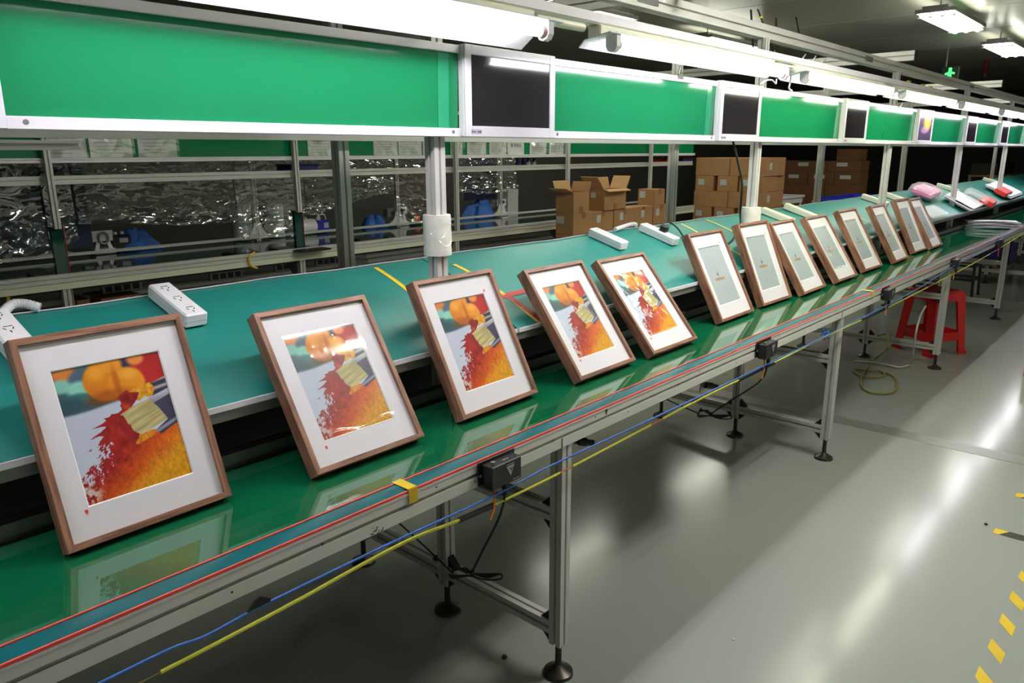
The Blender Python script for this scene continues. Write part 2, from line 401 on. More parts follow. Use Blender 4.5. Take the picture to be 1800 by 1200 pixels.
obj('edge_strip', es, M['teal_edge'], cv, True)
obj('piping', MB().b2(XA, XB, 1.1135, 1.117, 0.7655, 0.771), M['red_line'], cv)
obj('piping', MB().b2(XA, XB, 1.157, 1.1605, 0.7695, 0.7735), M['red_line'], cv)
obj('edge_lip', MB().b2(XA, XB, 1.1125, 1.116, 0.7615, 0.7652), M['white_line'], cv)
obj('rear_rail', barx(MB(), XA, XB, 1.565, 0.752, 0.035, 0.06), M['steel'], cv)
p = at_y(134, 246, 2.0); obj('short_bar', barx(MB(), XA, p[0], 2.0, p[2]-0.012, 0.04, 0.022), M['alu'], cv)
obj('shade_sheet', MB().b2(XA, XB, 1.69, 1.698, 0.7, 0.96), M['black_dull'], cv)  # black sheet added to stand for the unlit space below the shelf
obj('shelf_skirt', MB().b2(XA, XB, 1.497, 1.502, 0.882, 0.914), M['foil'], cv)
for xl in LEGX:
    l = obj('leg', post(MB(), xl, 1.14, 0.1, 0.706), M['alu'], cv)
    foot_prof = [(0.012, 0.1), (0.009, 0.1), (0.009, 0.03), (0.018, 0.028), (0.04, 0.014), (0.044, 0.0)]
    def footm(x, y): return MB().lathe([(0.044, 0.0), (0.042, 0.01), (0.02, 0.022), (0.01, 0.03), (0.009, 0.105)], (x, y, 0), 18)
    obj('levelling_foot', footm(xl, 1.14), M['foot'], l, True)
    for yy, top in ((1.6, 1.954), (2.045, 2.016)):
        p = obj('upright', post(MB(), xl, yy, 0.1, top), M['alu'], cv)
        obj('levelling_foot', footm(xl, yy), M['foot'], p, True)
    for ya, yb in ((1.16, 1.58), (1.62, 2.025)):
        for z in (0.15, 0.50):
            if z > 0.3 and ya > 1.5: continue
            obj('crossbar', bary(MB(), xl, ya, yb, z), M['alu'], cv)
            for yy, sg in ((ya, 1), (yb, -1)):
                for up in (1, -1):
                    obj('corner_bracket', MB().prism([(0, 0), (0.035, 0), (0, 0.035)], (xl-0.012, yy, z+0.02*up), (0, sg, 0), (0, 0, up), (1, 0, 0), 0.024), M['black'], cv)
    obj('rail_joint', MB().b2(xl-0.03, xl-0.028, 1.1135, 1.1155, 0.708, 0.7335), M['slot'], cv)
obj('board_rail', barx(MB(), XA, XB, 2.0, 1.508, 0.04, 0.045), M['alu'], cv)
bo = MB()
for k in range(0, 30):
    xx = 0.55+0.21*k+random.uniform(-0.08, 0.08)
    bo.tube([(xx, 1.1147, 0.737+0.014*(k % 3-1)), (xx, 1.1153, 0.737+0.014*(k % 3-1))], 0.0022, 8)
obj('rail_holes', bo, M['black_dull'], cv)['kind'] = 'stuff'
# smudges and the small black mark on the rail
mk = MB(); p = at_y(1066, 722, 1.1145)
mk.prism([(-0.007, 0.012), (-0.002, 0.006), (0.003, 0.012), (0.007, 0.01), (0.001, -0.012), (-0.003, -0.004)], p, (1, 0, 0), (0, 0, 1), (0, -1, 0), 0.0006)
obj('black_mark', mk, M['ink'], cv)
sm = MB()
for k in range(14):
    q = at_y(662+random.uniform(-10, 12), 935+random.uniform(-9, 9), 1.1147)
    sm.box(q, (random.uniform(0.002, 0.008), 0.0005, random.uniform(0.001, 0.002)), Matrix.Rotation(random.uniform(-1, 0.2), 3, 'Y'))
obj('scuff', sm, M['ink'], cv)['kind'] = 'stuff'
# yellow tape folded over the rail
tp = MB(); q0 = at_z(712, 852, 0.773); xx = q0[0]
tp.b2(xx-0.012, xx+0.012, 1.114, 1.166, 0.7738, 0.7744); tp.b2(xx-0.012, xx+0.012, 1.1105, 1.112, 0.742, 0.7744)
tag(obj('rail_tape', tp, M['yellow']), 'short yellow tape patch folded over the front conveyor rail', 'tape')
q0 = at_z(1528, 511, 0.773); tp = MB().b2(q0[0]-0.012, q0[0]+0.012, 1.114, 1.166, 0.7738, 0.7744); tp.b2(q0[0]-0.012, q0[0]+0.012, 1.1105, 1.112, 0.742, 0.7744)
tag(obj('rail_tape', tp, M['yellow_pale']), 'faded yellow tape on conveyor edge below the grey framed displays', 'tape')

# ------------------------------------------------------------------ sloped teal shelves
SY0, SZ0, SY1, SZ1 = 1.495, 0.918, 1.935, 1.098
def shelf_z(y):
    t = (y-SY0)/(SY1-SY0); return SZ0+(SZ1-SZ0)*t+0.022*math.sin(PI*min(max(t, 0), 1))
def wav(x): return 0.004*math.sin(x*7.3)+0.003*math.sin(x*17.1+1)
cuts = [(-1.55, 1.683, 'front left section with the white power strips at its ends'), (1.69, 4.62, 'middle section, ruled with yellow and red tape'),
        (4.625, 6.55, 'section behind the last grey framed displays'), (6.555, 9.6, 'far section strewn with bags and foam'), (9.605, 13.5, 'farthest section at right')]
shelves = []
for xa, xb, d in cuts:
    s = thing('sloped_shelf', 'sloped teal matted shelf, '+d, 'shelf', (xa, SY0, 0.9))
    nx = max(8, int((xb-xa)*12))
    obj('mat', MB().slab(nx, 14, lambda i, j: (xa+(xb-xa)*i, SY0+(SY1+wav(xa+(xb-xa)*i)-SY0)*j, shelf_z(SY0+(SY1-SY0)*j)+0.15*wav(xa+(xb-xa)*i)*j), (0, 0, -0.004)), M['teal'], s, True)
    obj('board', MB().slab(4, 10, lambda i, j: (xa+(xb-xa)*i, SY0+0.004+(SY1-0.02-SY0)*j, shelf_z(SY0+(SY1-SY0)*j)-0.0055), (0, 0, -0.016)), M['steel'], s)
    obj('front_trim', MB().b2(xa, xb, SY0-0.006, SY0-0.001, 0.908, 0.9205), M['alu_white'], s)
    obj('back_trim', MB().slab(nx, 1, lambda i, j: (xa+(xb-xa)*i, SY1+wav(xa+(xb-xa)*i)+0.012*j, SZ1+0.15*wav(xa+(xb-xa)*i)+0.005-0.012*j), (0, 0, -0.003)), M['white_line'], s)
    shelves.append(s)
def shelf_at(u, v):
    """pixel -> point on the shelf surface"""
    d = _ray(u, v); t0 = 0.4; 
    for k in range(4000):
        t0 += 0.004; p = CP+d*t0
        if p[1] > SY0 and p[2] < shelf_z(p[1]): return p
        if p[1] > SY1+0.02: return p
    return p
def tape_strip(px, w, m, s, nm='tape_line'):
    (u0, v0), (u1, v1) = px; a, b = shelf_at(u0, v0), shelf_at(u1, v1)
    dx, dy = b[0]-a[0], b[1]-a[1]; L = math.hypot(dx, dy); nx, ny = -dy/L*w/2, dx/L*w/2
    def f(i, j):
        x = a[0]+dx*i+nx*(2*j-1); y = min(max(a[1]+dy*i+ny*(2*j-1), SY0), SY1); return (x, y, shelf_z(y)+0.0012)
    obj(nm, MB().grid(10, 1, f), m, s, fix=True)
tape_strip(((660, 471), (722, 515)), 0.016, M['yellow'], shelves[0])
tape_strip(((798, 465), (948, 569)), 0.016, M['yellow'], shelves[1])
tape_strip(((880, 522), (930, 511)), 0.02, M['red_tape'], shelves[1])
tape_strip(((890, 520), (952, 564)), 0.026, M['red_tape'], shelves[1])
tape_strip(((1197, 393), (1228, 410)), 0.014, M['yellow_pale'], shelves[1])
tape_strip(((1241, 386), (1300, 414)), 0.014, M['yellow_pale'], shelves[1])
tape_strip(((1284, 438), (1302, 449)), 0.012, M['yellow_pale'], shelves[1])
tape_strip(((1497, 375), (1535, 396)), 0.012, M['yellow_pale'], shelves[2])

# foam sleeves round two front uprights
def sleeve(xc, z0, z1, r, label, taped):
    s = thing('post_sleeve', label, 'padding', (xc, 1.6, z0))
    n = 9
    pr = []
    for k in range(n):
        t = k/(n-1); pr.append((r*(1+0.02*math.sin(k*2.1)), z0+(z1-z0)*t))
    mb = MB().lathe([(0.031, z0)]+pr+[(0.031, z1)], (xc, 1.6, 0), 24)
    obj('foam_wrap', mb, M['sleeve'], s, True)
    if taped:
        for zz in (0.35, 0.55, 0.7):
            pts = [(xc+(r+0.002)*math.cos(a), 1.6+(r+0.002)*math.sin(a), z0+(z1-z0)*zz+0.012*math.sin(3*a+zz*9)) for a in np.linspace(0, 2*PI, 36)]
            obj('clear_tape', MB().tube(pts, 0.0016, 5, False), M['film_flat'], s, True)
sleeve(1.46, 1.163, 1.278, 0.04, 'white foam sleeve taped round the front post beside first framed prints', True)
sleeve(3.53, 0.985, 1.185, 0.046, 'smooth white sleeve at foot of post behind the grey framed displays', False)

# ------------------------------------------------------------------ green boards and monitors
MONX = [1.515+1.493*k for k in range(-1, 8)]
PZ0, PZ1 = 1.491, 1.731
names_b = ['large green board at upper left', 'green board between the first and second monitors', 'green board with glare, between second and third monitors', 'green board between third monitor and the lit monitor',
           'green board right of the lit monitor', 'green board between the fifth and sixth monitors', 'pale green board at far right end', 'last green board beyond the right edge']
prev_end = -1.5
for k in range(len(MONX)):
    xa = MONX[k-1]+0.395 if k else -1.0
    xb = MONX[k]-0.003
    if k == 0: lab = 'green board left of the monitor at the left edge'
    else: lab = names_b[min(k-1, 7)]
    b = thing('green_board', lab+', above the conveyor', 'board', (xa, 1.55, PZ0), (0, 0, 0), 'green boards above the conveyor')
    b['label'] = lab
    obj('sheet', MB().prism([(1.5605, PZ0+0.01), (1.5665, PZ0+0.01), (1.5605, PZ1-0.01), (1.5545, PZ1-0.01)], (xa, 0, 0), (0, 1, 0), (0, 0, 1), (1, 0, 0), xb-xa), M['board'], b)
    obj('top_rail', MB().b2(xa, xb, 1.547, 1.577, PZ1-0.021, PZ1, 0.0015), M['alu_white'], b)
    obj('bottom_rail', MB().b2(xa, xb, 1.547, 1.577, PZ0, PZ0+0.023, 0.0015), M['alu_white'], b)
    obj('edge_film', MB().prism([(1.5585, PZ0+0.024), (1.5595, PZ0+0.024), (1.5545, PZ1-0.024), (1.5535, PZ1-0.024)], (xb-0.075, 0, 0), (0, 1, 0), (0, 0, 1), (1, 0, 0), 0.04), M['board_film'], b)
    for xx in (xa+0.03, xb-0.03):
        obj('screw', MB().tube([(xx, 1.546, PZ0+0.013), (xx, 1.549, PZ0+0.013)], 0.005, 8), M['steel'], b)
    for xx in (xa+0.2, xb-0.1):
        obj('hanger', MB().b2(xx-0.012, xx+0.012, 1.579, 1.584, PZ0, PZ0+0.05), M['steel'], b)
def photo_rgb(u, v):
    n = fbm(u, v, 5, 3)
    rgb = np.stack([52+30*n, 42+22*n, 58+34*n], -1)
    d = ((u-0.62)/0.3)**2+((v-0.36)/0.3)**2; m = np.clip(1.3-d, 0, 1)[..., None]
    rgb = rgb*(1-m)+m*np.stack([200+40*n, 130+60*n, 50+30*n], -1)
    d = ((u-0.45)/0.35)**2+((v-0.62)/0.16)**2; m = (np.clip(1.2-d, 0, 1)*0.7)[..., None]
    return rgb*(1-m)+m*np.stack([150+20*n, 120+20*n, 150+20*n], -1)
def print_mesh(name, W, H, nx, ny, fn, material, y=0.0, cx=0.0, z0=0.0):
    me = bpy.data.meshes.new(name)
    u, v = np.meshgrid(np.linspace(0, 1, nx+1), np.linspace(1, 0, ny+1))
    vs = np.stack([cx+(u-0.5)*W, np.full_like(u, y), z0+(1-v)*H], -1).reshape(-1, 3)
    i, j = np.meshgrid(np.arange(nx), np.arange(ny)); a = (j*(nx+1)+i).ravel()
    fs = np.stack([a, a+1, a+nx+2, a+nx+1], -1)
    me.from_pydata(vs.tolist(), [], fs.tolist())
    c = fn(u, v).reshape(-1, 3)/255.0; c = np.clip(c, 0, 1); c = np.where(c <= 0.04045, c/12.92, ((c+0.055)/1.055)**2.4)
    at = me.color_attributes.new('print', 'FLOAT_COLOR', 'POINT')
    at.data.foreach_set('color', np.concatenate([c, np.ones((len(c), 1))], 1).astype(np.float32).ravel())
    me.materials.append(material); return me
names_m = ['white framed dark monitor cut by the left edge of the view', 'white framed dark monitor nearest, reflecting a tube light', 'white framed dark monitor second along, cable hanging below it',
           'white framed dark monitor third along the green boards', 'white framed monitor showing a lit orange picture', 'white framed dark monitor just right of the lit one', 'white framed dark monitor second right of the lit one', 'white framed monitor at the right edge of the view', 'monitor beyond the right edge of the view']
mon_parts = None
for k, xm in enumerate(MONX):
    t = thing('monitor', names_m[k], 'monitor', (xm, 1.53, 1.491), (0, 0, 0), 'monitors between the green boards')
    W, Hh = 0.392, 0.243
    if mon_parts is None:
        fr = MB()
        fr.b2(0, W, 0.004, 0.028, 0, Hh); 
        body = mesh_of('body', MB().b2(0, W, 0.006, 0.03, 0, Hh, 0.003)); body.materials.append(M['white'])
        bz = MB(); a = 0.026
        bz.b2(0, a, 0, 0.008, 0, Hh, 0.002); bz.b2(W-a, W, 0, 0.008, 0, Hh, 0.002); bz.b2(a-0.002, W-a+0.002, 0, 0.008, 0, 0.03, 0.002); bz.b2(a-0.002, W-a+0.002, 0, 0.008, Hh-a, Hh, 0.002)
        bzm = mesh_of('bezel', bz); bzm.materials.append(M['bezel'])
        scm = mesh_of('screen', MB().b2(a-0.001, W-a+0.001, 0.003, 0.0055, 0.029, Hh-a+0.001)); scm.materials.append(M['screen'])
        pic = print_mesh('picture', W-2*a, Hh-a-0.03, 40, 30, photo_rgb, M['photo'], 0.0026, W/2, 0.03)
        lb = mesh_of('label_plate', MB().b2(0.02, 0.062, -0.0006, 0.0002, 0.008, 0.021)); lb.materials.append(M['label'])
        ik = MB()
        for i, w in enumerate((4, 3, 3, 2, 0, 3, 4, 5, 3)):
            if w: ik.b2(0.0225+i*0.0043, 0.0225+i*0.0043+0.0007*w, -0.001, -0.0006, 0.012, 0.0165)
        ikm = mesh_of('print', ik); ikm.materials.append(M['ink'])
        mon_parts = True
    b = obj('body', body, None, t); obj('bezel', bzm, None, t); obj('screen', scm, None, t)
    lp = obj('label_plate', lb, None, t); obj('print', ikm, None, lp)
    if k == 4: obj('picture', pic, None, t)
    obj('bracket', MB().b2(0.14, 0.25, 0.029, 0.052, 0.01, 0.07), M['steel'], t, world=False)
# cable from the second monitor
pts = [at_y(1288, 246, 1.57), at_y(1296, 280, 1.56), at_y(1304, 320, 1.55), at_y(1303, 350, 1.56), at_y(1301, 375, 1.6)]
e = shelf_at(1301, 398); f_ = shelf_at(1290, 420); g_ = shelf_at(1278, 432)
pts += [tuple(e+np.array([0, 0, 0.01])), tuple(f_+np.array([0, 0, 0.006])), tuple(g_+np.array([0, 0, 0.006]))]
tag(obj('black_cable', MB().tube(curve_pts(pts, 6), 0.005, 8), M['rubber'], None, True), 'black cable hanging from second monitor onto the teal shelf', 'cable')

# binder clip on a top rail
p = at_y(1194, 133, 1.55)
bc = thing('binder_clip', 'small steel binder clip on top of a green board rail', 'clip', tuple(p))
obj('jaw', MB().prism([(-0.012, -0.012), (0.004, -0.012), (-0.002, 0.006), (-0.006, 0.006)], (p[0]-0.016, p[1], p[2]), (0, 1, 0), (0, 0, 1), (1, 0, 0), 0.032), M['steel'], bc)
for sx, a in ((-1, 0.35), (1, -0.35)):
    obj('arm', MB().tube([(p[0]-0.01, p[1]-0.003, p[2]+0.006), (p[0]-0.006+sx*0.012, p[1]-0.006+sx*0.004, p[2]+0.032), (p[0]+0.006+sx*0.012, p[1]-0.006+sx*0.004, p[2]+0.03), (p[0]+0.01, p[1]-0.003, p[2]+0.006)], 0.0016, 6), M['steel'], bc, True)

# ------------------------------------------------------------------ tube lights over the bench, trunking and gantry
tr = thing('cable_trunking', 'long cream cable trunking carrying the tube lights above green boards', 'trunking', (0, 1.35, 1.80))
obj('channel', MB().b2(-1.5, 13.5, 1.33, 1.38, 1.798, 1.829, 0.002), M['white_warm'], tr)
obj('lid', MB().b2(-1.5, 13.5, 1.327, 1.33, 1.803, 1.827), M['alu_white'], tr)
for xl in LEGX:
    obj('hanger', MB().b2(xl-0.015, xl+0.015, 1.38, 1.579, 1.815, 1.82), M['steel'], tr)
gb = thing('gantry_beam', 'long grey slotted gantry beam running overhead along the bench', 'beam', (0, 1.62, 1.98))
obj('beam', barx(MB(), 0.2, 13.5, 1.62, 1.985, 0.05, 0.06, 1, 1), M['alu'], gb)
for xx in (2.45, 4.93, 7.7, 10.3): obj('joint_plate', MB().b2(xx, xx+0.14, 1.592, 1.595, 1.97, 2.0), M['steel'], gb)
for xx, d in ((2.72, 'nearest, passing above the second tube light'), (5.6, 'with its end above the third tube light'), (8.5, 'with its end near the green exit sign'), (11.4, 'farthest, at the right edge')):
    a = thing('cross_arm', 'grey double rail arm across the line, '+d, 'beam', (xx, 1.53, 2.05), (0, 0, 0), 'cross arms over the benches')
    a['label'] = 'grey double rail arm across the line, '+d
    obj('arm', bary(MB(), xx, 1.50, 4.7, 2.048, 0.045, 0.06), M['alu'], a)
    obj('end_cap', MB().b2(xx-0.024, xx+0.024, 1.494, 1.50, 2.016, 2.08), M['black'], a)
    obj('saddle', MB().b2(xx-0.03, xx+0.03, 1.595, 1.645, 2.0155, 2.0185), M['steel'], a)
# conduit between fixtures one and two belongs to the first fixture
fix_x = [(-0.98, 'tube_cool', 'tube light beyond the left edge, above the large green board'), (0.375, 'tube_cool', 'big bright tube light with white reflector at top, nearest'), (1.845, 'tube_cool', 'bright tube light second along, above the second monitor'), (3.235, 'tube_warm', 'warm tube light third along, above the third green board'),
         (4.61, 'tube_warm', 'warm tube light fourth along, above the lit monitor'), (6.0, 'tube_cool', 'bright white tube light fifth along, right of the lit monitor'), (7.4, 'tube_cool', 'bright white tube light sixth along, near right edge'), (8.8, 'tube_cool', 'tube light at the right edge of the view'), (10.2, 'tube_cool', 'farthest tube light of the bench row')]
fixtures = []
def tube_light(x0, mt, lab, wing=(1.364, 1.734)):
    t = thing('tube_light', lab, 'light', (x0, 1.28, 1.74), (0, 0, 0), 'tube lights over the bench')
    L = 1.185; y, z = 1.28, 1.741
    obj('housing', MB().b2(x0+0.0, x0+L, 1.32, 1.365, 1.755, 1.797, 0.003), M['white_warm'], t)
    rf = MB(); rf.prism([(1.258, 1.766), (1.32, 1.757), (1.345, 1.752), wing, (wing[0]+0.002, wing[1]+0.002), (1.347, 1.7545), (1.32, 1.7595), (1.258, 1.769)], (x0-0.04, 0, 0), (0, 1, 0), (0, 0, 1), (1, 0, 0), L+0.08)
    obj('reflector', rf, M['white'], t)
    obj('tube', MB().tube([(x0+0.03, y, z), (x0+L-0.03, y, z)], 0.0135, 12), M[mt], t, True)
    for sx in (0, 1):
        xe = x0+0.012 if sx == 0 else x0+L-0.012
        obj('tube_cap', MB().tube([(xe-0.012*(1 if sx else -1)*1.6, y, z), (xe, y, z)], 0.0145, 12), M['pink_end'], t, True)
        h = MB(); h.prism([(-0.019, 0.03), (0.019, 0.03), (0.019, -0.006), (0.012, -0.018), (0, -0.022), (-0.012, -0.018), (-0.019, -0.006)], (xe-0.005 if sx else xe-0.015, y, z), (0, 1, 0), (0, 0, 1), (1, 0, 0), 0.02)
        obj('lamp_holder', h, M['white'], t)
    obj('conduit', MB().tube([(x0+L, 1.318, 1.778), (x0+L+0.2, 1.318, 1.778)], 0.011, 10), M['white_warm'], t, True)
    return t
for i, (x0, mt, lab) in enumerate(fix_x): fixtures.append(tube_light(x0, mt, lab, (1.402, 1.714) if i < 2 else (1.364, 1.734)))
# loose wires between beam and trunking
for (ua, va), (ub, vb), bend, wl in (((1388, 112), (1416, 96), 0.02, 'left'), ((1402, 111), (1434, 99), 0.035, 'thicker middle'), ((1420, 119), (1452, 104), 0.01, 'right')):
    a, b = at_y(ua, va, 1.37), at_y(ub, vb, 1.6); m_ = (a+b)/2-np.array([0, 0, bend])
    tag(obj('lamp_wire', MB().tube(curve_pts([a, m_, b], 6), 0.004, 6), M['white_warm'], None, True), wl+' of three cream wires rising to the gantry beam after second tube light', 'wire', 'loose lamp wires')
p = [at_y(1338, 147, 1.33), at_y(1348, 141, 1.33), at_y(1358, 141, 1.33), at_y(1364, 147, 1.33), at_y(1365, 138, 1.33)]
tag(obj('lamp_wire', MB().tube(curve_pts(p, 6), 0.003, 6), M['white'], None, True), 'curled white wire end under far end of second tube light', 'wire')
p = [at_y(1391, 128, 1.33), at_y(1389, 145, 1.33), at_y(1387, 155, 1.33), at_y(1392, 160, 1.33)]
tag(obj('wire_hook', MB().tube(curve_pts(p, 6), 0.004, 6), M['white'], None, True), 'white hooked wire dangling left of the third tube light', 'hook')
p = [at_y(1573, 196, 1.5), at_y(1580, 190, 1.5), at_y(1586, 182, 1.5)]
tag(obj('wire_hook', MB().tube(curve_pts(p, 4), 0.005, 6), M['white'], None, True), 'white wire stub above green board left of lit monitor', 'hook')
# black straps standing above the gantry
for (ua, va), (ub, vb), lab in (((1320, 17), (1324, 86), 'leftmost'), ((1332, 16), (1360, 92), 'slanting second'), ((1364, 31), (1365, 64), 'short third'), ((1399, 30), (1408, 74), 'rightmost')):
    a, b = at_y(ua, va, 1.64), at_y(ub, vb, 1.66); b = np.array(b)
    s = thing('cable_strap', lab+' of four black cable straps standing up over the gantry beam', 'strap', tuple(b), (0, 0, 0), 'black straps over the gantry beam')
    d = (a-b); d /= np.linalg.norm(d); w = np.array([0.008, 0, 0]); n_ = np.array([0, 0.0015, 0])
    vs = [tuple(q) for q in (b-w-n_, b+w-n_, b+w+n_, b-w+n_, a-w-n_, a+w-n_, a+w+n_, a-w+n_)]
    obj('strap', MB().add(vs, [(0, 1, 2, 3), (7, 6, 5, 4), (0, 4, 5, 1), (1, 5, 6, 2), (2, 6, 7, 3), (3, 7, 4, 0)]), M['rubber'], s)
    obj('buckle', MB().box(b, (0.022, 0.012, 0.014), None, 0.002), M['black'], s)
    if lab.startswith('slanting'): obj('tie', MB().box(b+(a-b)*0.82, (0.02, 0.01, 0.006)), M['yellow_plug'], s)
# yellow plugs clipped under the gantry
for (u, v), lab in (((1597, 146), 'left'), ((1622, 152), 'middle'), ((1635, 155), 'right')):
    p = at_y(u, v, 1.61)
    t = thing('pull_socket', lab+' of three yellow sockets hanging under the gantry beam', 'socket', tuple(p), (0, 0, 0), 'yellow sockets under the gantry')
    obj('socket', MB().b2(p[0]-0.02, p[0]+0.02, p[1]-0.012, p[1]+0.012, p[2]-0.004, p[2]+0.016, 0.003), M['yellow_plug'], t)
    obj('collar', MB().tube([(p[0], p[1], p[2]-0.004), (p[0], p[1], p[2]-0.026)], 0.009, 10), M['yellow_plug'], t, True)
    obj('cord', MB().tube([(p[0], p[1], p[2]-0.03), (p[0]-0.01, p[1], p[2]-0.09)], 0.003, 6), M['white_warm'], t, True)
# exit sign and red drop pipes
p = at_y(1670, 132, 2.6)
ex = thing('exit_sign', 'small lit green exit sign hung from the ceiling on a rod', 'sign', tuple(p))
obj('sign_box', MB().b2(p[0]-0.02, p[0]+0.02, p[1]-0.1, p[1]+0.1, p[2]-0.1, p[2]+0.1, 0.004), M['exit_dim'], ex)
xm, ym, zm = p[0]-0.022, p[1], p[2]
man = MB()
def bar2(a, b, w):
    d = Vector((0, b[0]-a[0], b[1]-a[1])); L = d.length; d /= L; n_ = Vector((0, -d.z, d.y))*w/2
    A = Vector((xm, ym+a[0], zm+a[1])); B = Vector((xm, ym+b[0], zm+b[1])); o_ = Vector((-0.003, 0, 0))
    man.add([A-n_, A+n_, B+n_, B-n_, A-n_+o_, A+n_+o_, B+n_+o_, B-n_+o_], [(0, 1, 2, 3), (7, 6, 5, 4), (0, 4, 5, 1), (1, 5, 6, 2), (2, 6, 7, 3), (3, 7, 4, 0)])
bar2((0, 0.05), (0, 0.088), 0.036); bar2((0.004, -0.015), (-0.002, 0.045), 0.046); bar2((0, 0.035), (0.055, 0.01), 0.022); bar2((-0.004, 0.035), (-0.055, 0.015), 0.022)
bar2((0.004, -0.01), (0.04, -0.045), 0.026); bar2((0.04, -0.045), (0.035, -0.09), 0.022); bar2((0.0, -0.01), (-0.025, -0.05), 0.026); bar2((-0.025, -0.05), (-0.06, -0.06), 0.022)
obj('running_figure', man, M['exit'], ex)
obj('drop_rod', MB().tube([(p[0], p[1]+0.06, p[2]+0.1), (p[0], p[1]+0.06, ZC)], 0.008, 6), M['steel'], ex)
for (u, v0, v1), lab in (((1618, 115, 132), 'left'), ((1731, 104, 131), 'right')):
    a = at_z(u, v0, ZC); b = at_y(u, v1, a[1])
    q = thing('sprinkler_pipe', 'red sprinkler drop pipe under the ceiling, '+lab+' of two', 'pipe', tuple(b), (0, 0, 0), 'red drop pipes')
    obj('pipe', MB().tube([tuple(b), (b[0], b[1], ZC)], 0.028, 10), M['pipe_red'], q, True)
    obj('head', MB().lathe([(0.012, -0.05), (0.03, -0.045), (0.012, -0.03), (0.022, 0.0)], tuple(b), 10), M['steel'], q, True)

